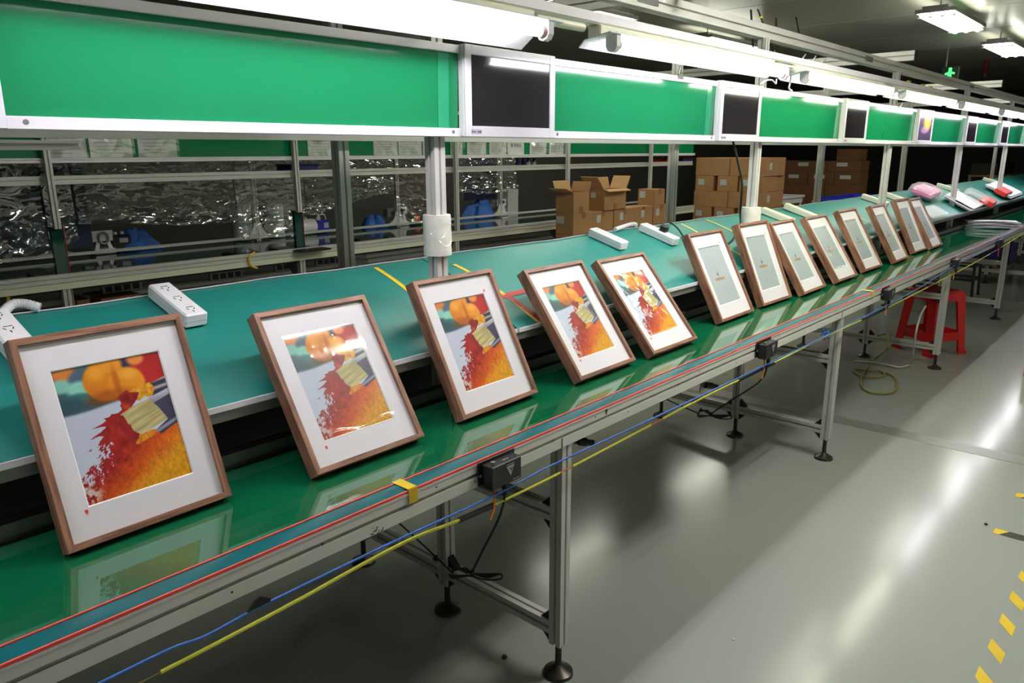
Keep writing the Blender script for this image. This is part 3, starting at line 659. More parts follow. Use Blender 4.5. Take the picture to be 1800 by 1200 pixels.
# ------------------------------------------------------------------ framed prints and displays
FW, FH, FT = 0.311, 0.395, 0.035
def pip(px, py, poly):
    inside = np.zeros(px.shape, bool); n = len(poly)
    for i in range(n):
        x0, y0 = poly[i]; x1, y1 = poly[(i+1) % n]
        if y0 == y1: continue
        c = ((y0 > py) != (y1 > py)) & (px < (x1-x0)*(py-y0)/(y1-y0)+x0); inside ^= c
    return inside
def paint(u, v):
    """close-up of loaded paint brushes: colours laid down layer by layer"""
    sh = u.shape; img = np.zeros(sh+(3,))
    n1 = fbm(u, v, 4, 11); n2 = fbm(u, v, 16, 21); n3 = fbm(u, v, 40, 31, 3); n4 = vnoise(u*3+v*1.2, v*3-u*1.2, 36, 41)
    def lay(mask, c0, c1=None, t=None):
        nonlocal img
        m = np.clip(mask, 0, 1)[..., None]; c = np.array(c0, float)
        if c1 is not None: c = c*(1-t[..., None])+np.array(c1, float)*t[..., None]
        img = img*(1-m)+c*m
    def ell(cx, cy, rx, ry, s=0.25):
        d = np.sqrt(((u-cx)/rx)**2+((v-cy)/ry)**2); return np.clip((1-d)/s+0.5, 0, 1)
    lay(np.ones(sh), (48, 66, 78), (70, 106, 108), n1)
    lay(ell(0.10, 0.045, 0.10, 0.06, 0.5), (196, 116, 50)); lay(ell(0.66, 0.05, 0.12, 0.09, 0.4), (46, 40, 72))
    lay(ell(0.22, 0.10, 0.09, 0.06, 0.5), (70, 90, 110)); lay(ell(0.05, 0.13, 0.09, 0.05, 0.5), (120, 176, 160)); lay(ell(0.2, 0.17, 0.11, 0.055, 0.5), (128, 190, 172)); lay(ell(0.16, 0.24, 0.12, 0.04, 0.6), (52, 104, 104)); lay(ell(0.05, 0.28, 0.16, 0.06, 0.6), (44, 74, 82)); lay(ell(0.36, 0.28, 0.10, 0.04, 0.5), (40, 58, 70))
    lay(ell(0.92, 0.10, 0.23, 0.16, 0.25), (140, 22, 28), (190, 44, 36), n1); lay(ell(0.75, 0.03, 0.08, 0.05, 0.5), (216, 130, 60))
    lay(ell(0.44, 0.15, 0.20, 0.15, 0.14), (186, 100, 12), (214, 140, 22), n1); lay(ell(0.62, 0.20, 0.17, 0.12, 0.16), (198, 112, 14), (222, 150, 30), n1)
    lay(ell(0.52, 0.04, 0.10, 0.06, 0.4), (212, 136, 34)); lay(ell(0.53, 0.17, 0.03, 0.11, 0.9)*0.6, (160, 78, 8)); lay(ell(0.45, 0.27, 0.20, 0.05, 0.9)*0.7, (150, 72, 8)); lay(ell(0.37, 0.08, 0.07, 0.05, 1.0)*0.6, (232, 166, 60)); lay(ell(0.66, 0.13, 0.08, 0.04, 1.0)*0.6, (236, 172, 70))
    # white sheet, soft upper edge
    edge = 0.335-0.045*u+0.006*np.sin(u*9); lay(np.clip((v-edge)/0.02, 0, 1)*(u < 1), (172, 178, 196), (200, 204, 216), np.clip(v*1.4-0.2, 0, 1)*0.5+0.4*n1)
    # ground of paint, red at the edge turning ochre towards the lower right
    jag = [(0.60, 0.25), (0.53, 0.27), (0.49, 0.30), (0.53, 0.33), (0.50, 0.355), (0.515, 0.385), (0.47, 0.40), (0.41, 0.40), (0.38, 0.415), (0.33, 0.42), (0.345, 0.437), (0.31, 0.452), (0.21, 0.472), (0.30, 0.474), (0.33, 0.482), (0.27, 0.51), (0.17, 0.542), (0.25, 0.538), (0.30, 0.545), (0.25, 0.575), (0.22, 0.60), (0.10, 0.622), (0.17, 0.628), (0.235, 0.64), (0.2, 0.67), (0.16, 0.70), (0.10, 0.735), (0.05, 0.765), (0.0, 0.785), (0.0, 1.0), (1.0, 1.0), (1.0, 0.56), (0.75, 0.6), (0.60, 0.62), (0.56, 0.60), (0.53, 0.52), (0.47, 0.43), (0.60, 0.385), (0.66, 0.34)]
    uu = u+0.03*(n3-0.5)*np.clip((v-0.36)*4, 0, 1)+0.05*(n4-0.5)*np.clip((v-0.6)*4, 0, 1); vv = v+0.016*(n2-0.5)
    base = pip(uu, vv, jag)
    holes = (0.6*n3+0.4*n4 > 0.44+1.5*np.clip(u+v-0.83, 0, 1)) & (v > 0.6) & (u < 0.5)
    t = np.clip((u*0.62+v*1.1-1.02)/0.42+0.30*(n2-0.5)+0.25*(n4-0.5), 0, 1)
    red = np.array((120, 20, 22.)); red2 = np.array((178, 44, 30.)); org = np.array((190, 76, 18.)); och = np.array((202, 140, 22.))
    a = n2[..., None]; c = (red*(1-a)+red2*a); tt = t[..., None]
    c = np.where(tt < 0.45, c*(1-tt/0.45)+org*(tt/0.45), org*(1-(tt-0.45)/0.55)+och*((tt-0.45)/0.55)); c = c*(0.86+0.3*n3[..., None])
    mk = (base & ~holes).astype(float)[..., None]; img = img*(1-mk)+c*mk
    lay(ell(0.06, 0.93, 0.09, 0.06, 0.9)*(n3 > 0.42)*0.8, (206, 196, 190)); lay(ell(0.06, 0.84, 0.10, 0.03, 0.9)*(n3 > 0.5)*0.7, (196, 190, 196))
    # small upper brush: ferrule, yellow bristles dipped in red
    f = (v-(0.29-0.10*(u-0.8)))
    lay(pip(u, v, [(0.80, 0.245), (1.0, 0.205), (1.0, 0.31), (0.82, 0.345)]).astype(float), (50, 46, 62), (168, 168, 170), np.clip(np.abs(((f*34) % 2)-1)*1.6-0.5, 0, 1))
    lay(pip(u+0.03*(n3-0.5), v+0.035*(n2-0.5), [(0.56, 0.29), (0.68, 0.255), (0.82, 0.235), (0.86, 0.29), (0.80, 0.335), (0.66, 0.345), (0.58, 0.34)]).astype(float), (176, 98, 14), (226, 184, 46), n3)
    lay(pip(u+0.03*(n2-0.5), v+0.02*(n2-0.5), [(0.50, 0.295), (0.60, 0.27), (0.70, 0.285), (0.66, 0.335), (0.60, 0.385), (0.50, 0.40), (0.52, 0.34)]).astype(float), (118, 16, 22), (196, 80, 20), np.clip(n2*1.6-0.5, 0, 1))
    # wide brush: dark metal ferrule with light rim, pale bristles
    lay(pip(u, v, [(0.76, 0.35), (1.0, 0.30), (1.0, 0.55), (0.90, 0.545)]).astype(float), (54, 48, 70), (76, 72, 96), n1)
    lay(pip(u, v, [(0.76, 0.352), (1.0, 0.30), (1.0, 0.345), (0.80, 0.395)]).astype(float), (176, 178, 184), (110, 108, 124), np.clip((v-0.33)*14, 0, 1))
    st = vnoise((u*0.25+v*1.0), (u*1.0-v*0.25)*0.08, 74, 61)
    lay(pip(u, v, [(0.47, 0.425), (0.60, 0.385), (0.77, 0.352), (0.84, 0.43), (0.90, 0.535), (0.74, 0.575), (0.585, 0.605), (0.53, 0.53)]).astype(float), (150, 136, 88), (192, 180, 128), st)
    lay(pip(u+0.05*(n2-0.5), v, [(0.46, 0.42), (0.50, 0.43), (0.55, 0.53), (0.60, 0.605), (0.53, 0.63), (0.44, 0.5)]).astype(float), (120, 18, 24), (150, 34, 34), n2)
    lay(pip(u+0.04*(n3-0.5), v+0.03*(n2-0.5), [(0.54, 0.655), (0.60, 0.60), (0.74, 0.585), (0.80, 0.60), (0.70, 0.645), (0.60, 0.66)]).astype(float), (176, 84, 16), (222, 168, 30), n3)
    lay(pip(u, v, [(0.755, 0.60), (0.88, 0.545), (1.0, 0.51), (1.0, 0.575), (0.80, 0.635)]).astype(float), (44, 46, 66), (150, 152, 164), np.clip(1-np.abs(v-0.60+(u-0.8)*0.28)*40, 0, 1))
    return img
art_me = print_mesh('picture', 0.64*FW+0.002, 0.655*FH+0.002, 216, 288, paint, M['picture'], 0.0135, -0.005*FW, 0.173*FH)
AX0, AX1 = (-0.5+0.172)*FW, (-0.5+0.812)*FW; AZ0, AZ1 = 0.174*FH, 0.828*FH
LIP = 0.0125
def rail_me(kind):
    w, h = FW/2, FH; mb = MB()
    o = {'b': ((-w, 0), (w, 0), (w-LIP, LIP), (-w+LIP, LIP)), 't': ((w, h), (-w, h), (-w+LIP, h-LIP), (w-LIP, h-LIP)), 'l': ((-w, h), (-w, 0), (-w+LIP, LIP), (-w+LIP, h-LIP)), 'r': ((w, 0), (w, h), (w-LIP, h-LIP), (w-LIP, LIP))}[kind]
    c = 0.0012
    # outer edge slightly eased: front face inset by c
    cx, cz = 0, h/2
    fr = [(x-(c if abs(x) == w else 0)*(1 if x > 0 else -1), z-(c if z in (0, h) else 0)*(1 if z > cz else -1)) for x, z in o]
    vs = [(x, 0, z) for x, z in fr]+[(x, c, z) for x, z in o]+[(x, FT, z) for x, z in o]
    fs = [(0, 1, 2, 3), (8, 11, 10, 9)]
    for k in range(4):
        k2 = (k+1) % 4; fs += [(k, 4+k, 4+k2, k2), (4+k, 8+k, 8+k2, 4+k2)]
    mb.add(vs, fs); me = mesh_of('frame_rail', mb); me.materials.append(M['wood_h'] if kind in 'bt' else M['wood_v']); return me
rails = [rail_me(k) for k in 'btlr']
mm = MB(); w = FW/2-LIP+0.001
outer = [(-w, LIP-0.001), (w, LIP-0.001), (w, FH-LIP+0.001), (-w, FH-LIP+0.001)]; inner = [(AX0, AZ0), (AX1, AZ0), (AX1, AZ1), (AX0, AZ1)]
mm.add([(x, 0.010, z) for x, z in outer]+[(x, 0.010, z) for x, z in inner], [(k, (k+1) % 4, 4+(k+1) % 4, 4+k) for k in range(4)])
mount_me = mesh_of('mount', mm, fix=False); mount_me.materials.append(M['matb'])
bv = MB(); ib = [(AX0+0.002, AZ0+0.002), (AX1-0.002, AZ0+0.002), (AX1-0.002, AZ1-0.002), (AX0+0.002, AZ1-0.002)]
bv.add([(x, 0.010, z) for x, z in inner]+[(x, 0.013, z) for x, z in ib], [(k, (k+1) % 4, 4+(k+1) % 4, 4+k) for k in range(4)])
bevel_me = mesh_of('mount_bevel', bv, fix=False); bevel_me.materials.append(M['bevel'])
back_me = mesh_of('back_panel', MB().b2(-w, w, 0.0145, FT-0.004, LIP, FH-LIP)); back_me.materials.append(M['black'])
pane = MB(); pane.b2(AX0-0.004, AX1+0.004, 0.0134, 0.0142, AZ0-0.004, AZ1+0.004)
eink_me = mesh_of('display', pane); eink_me.materials.append(M['eink'])
acx = (AX0+AX1)/2
emb = MB(); cz = 0.503*FH; cx = acx-0.012
emb.prism([(-0.009, 0.009), (-0.003, 0.006), (0.0, -0.009)], (cx, 0.0132, cz), (1, 0, 0), (0, 0, 1), (0, -1, 0), 0.0003)
emb.prism([(0.009, 0.012), (0.001, 0.006), (0.0015, -0.009)], (cx, 0.0132, cz), (1, 0, 0), (0, 0, 1), (0, -1, 0), 0.0003)
emb.prism([(-0.006, 0.02), (-0.003, 0.016), (-0.002, 0.021)], (cx, 0.0132, cz), (1, 0, 0), (0, 0, 1), (0, -1, 0), 0.0003)
emb_me = mesh_of('emblem', emb); emb_me.materials.append(M['logo'])
word_me = text_mesh('XYSHIENG', 0.0175, 0.0, 0.0006); word_me.transform(Matrix.Translation((acx-0.008, 0.0131, 0.452*FH)) @ Matrix.Rotation(PI/2, 4, 'X') @ Matrix.Scale(1.0, 4)); word_me.materials.append(M['gold'])
stk = MB(); stk.prism([(-0.0025, 0.004), (0.0025, 0.0045), (0.003, -0.001), (0.0005, -0.0045), (-0.002, -0.001)], (0, 0, 0), (1, 0, 0), (0, 0, 1), (0, -1, 0), 0.0004)
stk_me = mesh_of('arrow_sticker', stk); stk_me.materials.append(M['red'])
def film_mesh(kind, seed):
    r = np.random.default_rng(seed); ph = r.random(12)*6.28
    e = 0.003; ax0, ax1, az0, az1 = AX0-e, AX1+e, AZ0-e, AZ1+e
    def f(i, j):
        x = ax0+(ax1-ax0)*i; z = az0+(az1-az0)*j; d = 0.0
        edge = min(i, 1-i, j, 1-j)
        if kind == 'smooth':
            d = 0.0075*min(1, (j/0.16))**0.5+0.0004*math.sin(i*4+ph[1])
            if j > 0.70: d -= 0.0075*((j-0.70)/0.30)**2
            d += 0.0035*math.exp(-((j-0.03-0.02*math.sin(i*9))/0.018)**2)
            if j > 0.7: d += 0.0008*sum(math.exp(-(((i-r0)/0.02)**2+((j-z0)/0.015)**2)) for r0, z0 in ((0.3, 0.86), (0.42, 0.8), (0.5, 0.72), (0.62, 0.9), (0.75, 0.83), (0.22, 0.76)))
        elif kind == 'streak':
            for c0, s0, w0, a0 in ((0.62, -0.35, 0.022, 0.004), (0.88, -0.3, 0.02, 0.003), (0.56, -0.25, 0.01, 0.0015)):
                if 0.15 < j < 0.72: d += a0*math.exp(-((i-c0-s0*(j-0.45)-0.05*math.sin(j*7))/w0)**2)*math.sin((j-0.15)/0.57*PI)
            d += 0.002*math.exp(-((j-0.015)/0.012)**2)*(i > 0.6)
        elif kind == 'crumple':
            for c0, s0, w0, a0, j0, j1 in ((0.45, -0.22, 0.014, 0.005, 0.05, 0.75), (0.55, -0.2, 0.012, 0.005, 0.05, 0.72), (0.66, -0.42, 0.016, 0.005, 0.1, 0.7), (0.16, -0.12, 0.015, 0.005, 0.2, 0.97), (0.35, -0.2, 0.011, 0.004, 0.15, 0.65), (0.85, -0.6, 0.018, 0.004, 0.3, 0.62), (0.5, 0.3, 0.013, 0.004, 0.7, 0.93)):
                if j0 < j < j1: d += a0*math.exp(-((i-c0-s0*(j-0.5)-0.03*math.sin(j*9+c0*9))/w0)**2)*math.sin((j-j0)/(j1-j0)*PI)
            d += 0.0014*math.sin(i*13+3*math.sin(j*6)+ph[0])*math.sin(j*5+ph[1])
            d += 0.003*math.exp(-((math.hypot((i-0.5)/0.26, (j-0.78)/0.12)-1)/0.10)**2)
            d += 0.003*math.exp(-((j-0.012)/0.012)**2)
            wv = math.exp(-((j-0.5)/0.22)**2)
            d += wv*(0.0036*math.sin(j*15+3.5*math.sin(i*8+ph[2])+ph[3])+0.0012*math.sin(j*33+6*math.sin(i*13)))
        elif kind == 'soft':
            d = 0.0012*math.sin(i*7+2.5*math.sin(j*4+ph[0])+ph[1])*math.sin(j*PI)+0.0008*math.sin(j*11+i*5+ph[2])
            for c0, s0, w0, a0 in ((0.62, -0.3, 0.016, 0.0022), (0.78, -0.22, 0.014, 0.0022)):
                if 0.12 < j < 0.85: d += a0*math.exp(-((i-c0-s0*(j-0.5))/w0)**2)
        elif kind == 'curl':
            d = 0.004*math.exp(-((j-0.02)/0.03)**2)+0.004*math.exp(-((j-0.97)/0.03)**2)+(0.0018*math.sin(i*9+ph[0]+2*math.sin(j*5))+0.003*math.sin(j*17+3*math.sin(i*8+ph[1])))*math.exp(-((j-0.42)/0.16)**2)
        return (x, 0.0095-d, z)
    mb = MB().grid(56, 76, f); me = mesh_of('protective_film', mb, True, fix=False); me.materials.append(M['film_flat'] if kind == 'smooth' else M['film']); return me
FRAMES = [  # x, y, yaw, lean from upright, picture, film, sticker (fraction)
 (0.515, 1.382, 0.010, 0.376, 1, None, (0.155, 0.155)), (0.992, 1.323, -0.001, 0.578, 1, 'smooth', (0.165, 0.135)), (1.452, 1.339, 0.012, 0.485, 1, None, (0.825, 0.845)),
 (1.927, 1.309, 0.005, 0.635, 1, 'streak', (0.175, 0.155)), (2.331, 1.298, 0.005, 0.693, 1, 'crumple', (0.16, 0.15)), (2.972, 1.366, 0.008, 0.477, 0, None, (0.82, 0.85)),
 (3.413, 1.379, -0.021, 0.407, 0, 'soft', (0.83, 0.84)), (3.803, 1.349, 0.022, 0.543, 0, 'soft', (0.16, 0.14)), (4.273, 1.344, 0.0, 0.573, 0, 'curl', (0.16, 0.14)),
 (4.764, 1.357, -0.006, 0.523, 0, 'soft', (0.16, 0.14)), (5.264, 1.335, 0.030, 0.511, 0, None, None), (5.838, 1.368, -0.014, 0.448, 0, None, None), (6.177, 1.343, 0.018, 0.519, 0, None, None)]
FLAB = ['walnut framed paint brush print nearest the camera, lowest at left', 'walnut framed paint brush print second from left, glare across its top', 'walnut framed paint brush print third from left, sharp and clean', 'walnut framed paint brush print fourth from left, streaks of glare',
 'walnut framed paint brush print fifth from left, under badly crumpled film', 'walnut framed grey display with small gold wordmark, first after the prints', 'walnut framed grey display overlapping the frame behind it, red arrow free', 'walnut framed grey display tucked behind its left neighbour',
 'walnut framed grey display with film curling at top and bottom', 'walnut framed grey display, fourth from the far end of the row', 'walnut framed grey display, third from the far end, standing alone', 'walnut framed grey display, second from the far end', 'walnut framed grey display, last and farthest of the row']
for k, (fx, fy, yaw, lean, art, film, st) in enumerate(FRAMES):
    t = thing('picture_frame', FLAB[k], 'picture frame', (fx, fy, ZB+FT*math.sin(lean)+0.0005), (-lean, 0, yaw), 'framed pictures leaning along the conveyor')
    for r_ in rails: obj('frame_rail', r_, None, t)
    mt = obj('mount', mount_me, None, t); obj('mount_bevel', bevel_me, None, mt)
    obj('back_panel', back_me, None, t)
    if art: obj('picture', art_me, None, t)
    else:
        d_ = obj('display', eink_me, None, t)
        obj('emblem', emb_me, None, d_)
        wd = obj('wordmark', word_me, None, d_)
    if film: obj('protective_film', film_mesh(film, k+3), None, t)
    if st: obj('arrow_sticker', stk_me, None, t, loc=((st[0]-0.5)*FW, 0.0098, st[1]*FH))

# ------------------------------------------------------------------ power strips on the shelves
def power_strip(u, v, L, label, m, yaw=0.0, sockets=True, W=0.056, hose=None):
    p = shelf_at(u, v); y1 = min(p[1], SY1-0.004); y0 = y1-L*0.95
    sl = math.atan2(shelf_z(y1)-shelf_z(y0), y1-y0)
    lift = max(0.0, max(shelf_z(y1-L*t*math.cos(sl))-(shelf_z(y1)-L*t*math.sin(sl)) for t in (0.25, 0.5, 0.75, 1.0)))+0.001
    t = thing('power_strip', label, 'power strip', (p[0], y1, shelf_z(y1)+lift), (sl, 0, yaw), 'power strips on the sloped shelves')
    b = obj('case', MB().box((0, -L/2, 0.018), (W, L, 0.036), None, 0.004), m, t)
    obj('base_seam', MB().box((0, -L/2, 0.016), (W+0.0008, L+0.0008, 0.0012)), M['label'], t)
    if sockets:
        n = max(2, int(L/0.05))
        for k in range(n):
            yy = -L*(k+0.6)/n
            s = MB()
            for dx, dy, a in ((-0.008, 0.004, 0.5), (0.008, 0.004, -0.5), (0, -0.009, 0), (-0.003, 0.014, PI/2), (0.006, 0.014, PI/2)):
                s.box((dx, yy+dy, 0.0362), (0.0022, 0.008, 0.0006), Matrix.Rotation(a, 3, 'Z'))
            obj('socket', s, M['ink'], t)
    return t
power_strip(279, 523, 0.19, 'white power strip behind the top right corner of the nearest frame', M['white'], 0.03)
power_strip(-12, 575, 0.24, 'white power strip cut by the left edge of the view', M['white'], 0.05)
power_strip(1039, 415, 0.175, 'white power strip above the fifth print, no plug in it', M['white'], 0.0)
s4 = power_strip(1127, 406, 0.19, 'white power strip holding a black plug, right of the fifth print', M['white'], 0.0)
obj('plug', MB().box((0.004, -0.11, 0.05), (0.03, 0.034, 0.03), None, 0.004), M['black'], s4)
power_strip(1338, 375, 0.2, 'ivory power strip beside the smooth white post sleeve', M['white_warm'], 0.0, False, 0.05)
power_strip(1378, 368, 0.26, 'ivory power strip above the curling film frame', M['white_warm'], 0.0, False, 0.05)
power_strip(1514, 349, 0.2, 'ivory power strip left of the third front post', M['white_warm'], 0.0, False, 0.05)
power_strip(1549, 344, 0.24, 'ivory power strip just right of the third front post', M['white_warm'], 0.0, False, 0.05)
power_strip(1645, 328, 0.2, 'dull cream power strip between the pink bag and the white foam', M['white_warm'], 0.0, False, 0.06)
power_strip(1727, 317, 0.18, 'farthest cream power strip at the back of the far shelf', M['white_warm'], 0.0, False, 0.06)
def corr_hose(px, r, label):
    pts = []
    for (u, v, lift) in px:
        p = shelf_at(u, v); pts.append((p[0], p[1], shelf_z(min(p[1], SY1))+r+0.001+lift))
    P = curve_pts(pts, 14); R = [r*(1.0+0.06*math.sin(i*2.4)) for i in range(len(P))]
    tag(obj('corrugated_hose', MB().tube(P, R, 12), M['white'], None, True), label, 'hose')
corr_hose(((2, 570, 0.004), (22, 556, 0.012), (45, 550, 0.01), (72, 551, 0.0)), 0.011, 'white corrugated hose by the power strip at the left edge')
corr_hose(((1081, 408, 0.0), (1098, 403, 0.006), (1112, 401, 0.01), (1119, 403, 0.008)), 0.010, 'white corrugated hose curving into the power strip with the black plug')
a = [shelf_at(u, v) for u, v in ((1160, 417), (1172, 408), (1190, 412), (1206, 425), (1222, 432))]
pts = [(p[0], p[1], shelf_z(min(p[1], SY1))+dz) for p, dz in zip(a, (0.05, 0.05, 0.03, 0.008, 0.008))]
tag(obj('plug_cable', MB().tube(curve_pts(pts, 8), 0.004, 8), M['rubber'], None, True), 'thin black cable from the plug running behind the first grey display', 'cable')

# ------------------------------------------------------------------ sensor boxes, rope and sleeve along the rail
def sensor_box(xc, label):
    t = thing('sensor_box', label, 'control box', (xc, 1.09, 0.70), (0, 0, 0), 'black sensor boxes on the front rail')
    obj('plate', MB().b2(xc-0.062, xc+0.062, 1.1085, 1.1115, 0.71, 0.768, 0.001), M['black'], t)
    obj('case', MB().b2(xc-0.05, xc+0.05, 1.076, 1.1085, 0.705, 0.761, 0.002), M['black'], t)
    g = MB(); g.prism([(-0.014, 0.012), (0.012, 0.012), (0.0, -0.014)], (xc+0.012, 1.0758, 0.737), (1, 0, 0), (0, 0, 1), (0, -1, 0), 0.0004)
    lg = obj('emblem', g, M['label'], t)
    g = MB(); g.prism([(-0.006, 0.006), (-0.001, 0.006), (-0.002, 0.0)], (xc+0.012, 1.0753, 0.738), (1, 0, 0), (0, 0, 1), (0, -1, 0), 0.0004)
    g.prism([(0.001, 0.004), (0.006, 0.007), (0.001, -0.006)], (xc+0.012, 1.0753, 0.737), (1, 0, 0), (0, 0, 1), (0, -1, 0), 0.0004)
    obj('emblem_cut', g, M['black'], lg)
    w = MB()
    for k in range(9): w.b2(xc-0.002+k*0.003, xc+0.0003+k*0.003, 1.0754, 1.0758, 0.752, 0.7536)
    for k in range(8): w.b2(xc+0.02+k*0.003, xc+0.0222+k*0.003, 1.0754, 1.0758, 0.7105, 0.7125)
    obj('lettering', w, M['label'], t)
    obj('button', MB().tube([(xc-0.03, 1.092, 0.760), (xc-0.03, 1.092, 0.766)], 0.0055, 10), M['steel'], t, True)
    w = MB()
    for k, xx in enumerate((0.0, 0.006, 0.014)): w.b2(xc+xx, xc+xx+0.0035, 1.088, 1.092, 0.7609, 0.7616)
    obj('indicator', w, M['label'], t)
    obj('screw', MB().tube([(xc-0.057, 1.1075, 0.735), (xc-0.057, 1.105, 0.735)], 0.004, 8), M['steel'], t, True)
    obj('gland', MB().tube([(xc+0.008, 1.09, 0.705), (xc+0.008, 1.09, 0.672)], 0.007, 10), M['black'], t, True)
    p = [(xc-0.03, 1.09, 0.706), (xc-0.028, 1.09, 0.68), (xc-0.034, 1.088, 0.65), (xc-0.05, 1.085, 0.632)]
    obj('orange_lead', MB().tube(curve_pts(p, 6), 0.0028, 6), M['orange'], t, True)
    return t
SB = [1.178, 2.64, 4.12, 5.56, 7.02]
SBL = ['nearest, left of the front leg', 'second along, under the fifth print', 'third along, under the grey displays', 'fourth along, above the red stool', 'fifth along, near the far leg']
for xc, l in zip(SB, SBL): sensor_box(xc, 'black sensor box with pale triangle on the front rail, '+l)
# black leads with tied bundles
def lead(pts, r, label, cat='cable', m='rubber'): return tag(obj('sensor_lead', MB().tube(curve_pts(pts, 8), r, 6), M[m], None, True), label, cat)
for xc, l in ((1.178, 'nearest sensor box'), (2.64, 'second sensor box')):
    c = (xc+0.22, 1.42, 0.235) if xc < 2 else (xc+0.2, 1.40, 0.35)
    pts = [(xc+0.008, 1.09, 0.675), (xc+0.02, 1.12, 0.6), (xc+0.1, 1.26, (0.6+c[2])/2), (c[0]-0.03, c[1]-0.03, c[2]+0.03), c]
    th = thing('lead_bundle', 'black lead with tied loops hanging below the '+l, 'cable', c)
    obj('lead', MB().tube(curve_pts(pts, 8), 0.0032, 6), M['rubber'], th, True)
    for k in range(4):
        lp = [(c[0]-0.06+0.005*k, c[1]+0.03, c[2]+0.02+0.004*k), (c[0]-0.02, c[1]+0.01, c[2]+0.022-0.004*k), (c[0], c[1], c[2]), (c[0]+0.03, c[1]-0.03, c[2]-0.004-0.004*k), (c[0]+0.06, c[1]-0.06, c[2]-0.006), (c[0]+0.055, c[1]-0.062, c[2]-0.02), (c[0]+0.02, c[1]-0.03, c[2]-0.018), (c[0]-0.01, c[1], c[2]-0.004), (c[0]-0.05, c[1]+0.03, c[2]-0.006+0.003*k), (c[0]-0.062, c[1]+0.033, c[2]+0.012)]
        obj('loop', MB().tube(curve_pts(lp, 5), 0.0028, 6), M['rubber'], th, True)
    obj('tie', MB().box(c, (0.012, 0.014, 0.02), None, 0.003), M['rubber'], th)
    e = [(c[0]-0.05, c[1]+0.03, c[2]+0.01), (c[0]-0.02, 1.62, c[2]+0.03), (c[0]-0.02, 1.85, c[2]+0.1), (c[0]-0.06, 2.02, c[2]+0.2)]
    obj('tail', MB().tube(curve_pts(e, 6), 0.0028, 6), M['rubber'], th, True)
# blue cable and yellow sleeved cable
bl = [(170, 1203), (300, 1140), (360, 1118), (440, 1075), (530, 1030), (700, 948), (870, 870), (975, 815), (1120, 748), (1290, 668), (1440, 596), (1460, 586), (1600, 515), (1660, 478), (1722, 440), (1780, 408), (1830, 380)]
rp = [at_y(u, v, 1.085) for u, v in bl]; rp.insert(0, rp[0]+(rp[0]-rp[1])*2.0)
tag(obj('blue_cable', MB().tube(curve_pts(rp, 6), 0.0026, 8), M['blue_rope'], None, True), 'thin blue cable strung along under the front rail', 'cable')
yl = [(282, 1181), (400, 1120), (530, 1051), (640, 990), (730, 944), (826, 906), (960, 843), (1100, 770), (1230, 702), (1360, 638), (1450, 592), (1545, 548), (1630, 505), (1725, 455), (1800, 410)]
yp = [at_y(u, v, 1.095) for u, v in yl]
yt = thing('sleeved_cable', 'yellow sleeved cable strung below the blue cable along the bench', 'cable', tuple(yp[5]))
Y = curve_pts(yp, 6)
obj('sleeve', MB().tube(Y[:31], 0.0038, 8), M['yellow_rope'], yt, True)
k0 = 31
while k0 < len(Y)-2:
    obj('sleeve', MB().tube(Y[k0:min(k0+7, len(Y))], 0.0034, 8), M['yellow_rope'], yt, True); k0 += 7
obj('core', MB().tube(Y, 0.002, 6), M['orange'], yt, True)
obj('core', MB().tube(curve_pts([yp[0]+(yp[0]-yp[1])*0.8, yp[0]+(yp[0]-yp[1])*0.3, yp[0]], 4), 0.0012, 6), M['hose'], yt, True)
for xc in SB[:3]:
    q = min(range(len(Y)), key=lambda i: abs(Y[i][0]-(xc-0.06)))
    obj('black_wrap', MB().tube(Y[max(0, q-2):q+2], 0.0065, 8), M['rubber'], yt, True)
p = at_y(455, 1064, 1.083)
wr = MB(); wr.prism([(-0.024, -0.006), (-0.006, 0.012), (0.004, 0.016), (0.024, 0.002), (0.02, -0.006)], (p[0], p[1], p[2]+0.0), (1, 0, 0), (0, 0, 1), (0, 1, 0), 0.004)
tag(obj('tape_flag', wr, M['rubber']), 'black tape flag wrapped on the blue cable at lower left', 'tape')
kn = MB()
for k in range(6):
    a = 2*PI*k/6; c = at_y(1452, 588, 1.10)
    kn.tube(curve_pts([(c[0]-0.03+0.01*k, 1.112, c[2]+0.03*math.sin(k)), (c[0]+0.0, 1.1, c[2]+0.012*math.cos(k*2)), (c[0]+0.05, 1.105, c[2]-0.01+0.02*math.sin(k*1.7))], 5), 0.003, 6)
tag(obj('rope_knot', kn, M['blue_rope'], None, True), 'blue cord knot tied round the second front leg', 'cord')
# push button sockets on brackets under the rail
for (u, v), l in (((1027, 775), 'just right of the nearest front leg'), ((1248, 677), 'left of the second middle leg')):
    p = at_y(u, v, 1.2); t = thing('rail_connector', 'black round connector on steel bracket under rail, '+l, 'connector', tuple(p))
    obj('bracket', MB().prism([(-0.02, -0.015), (0.02, -0.015), (0.02, 0.03), (-0.004, 0.03)], (p[0]-0.035, p[1]+0.01, p[2]), (1, 0, 0), (0, 0, 1), (0, 1, 0), 0.004), M['steel'], t)
    obj('body', MB().tube([(p[0]-0.02, p[1]+0.005, p[2]+0.004), (p[0]-0.002, p[1]-0.01, p[2])], 0.012, 10), M['black'], t, True)
    obj('nut', MB().tube([(p[0]-0.002, p[1]-0.01, p[2]), (p[0]+0.014, p[1]-0.024, p[2]-0.004)], 0.009, 6), M['black'], t)

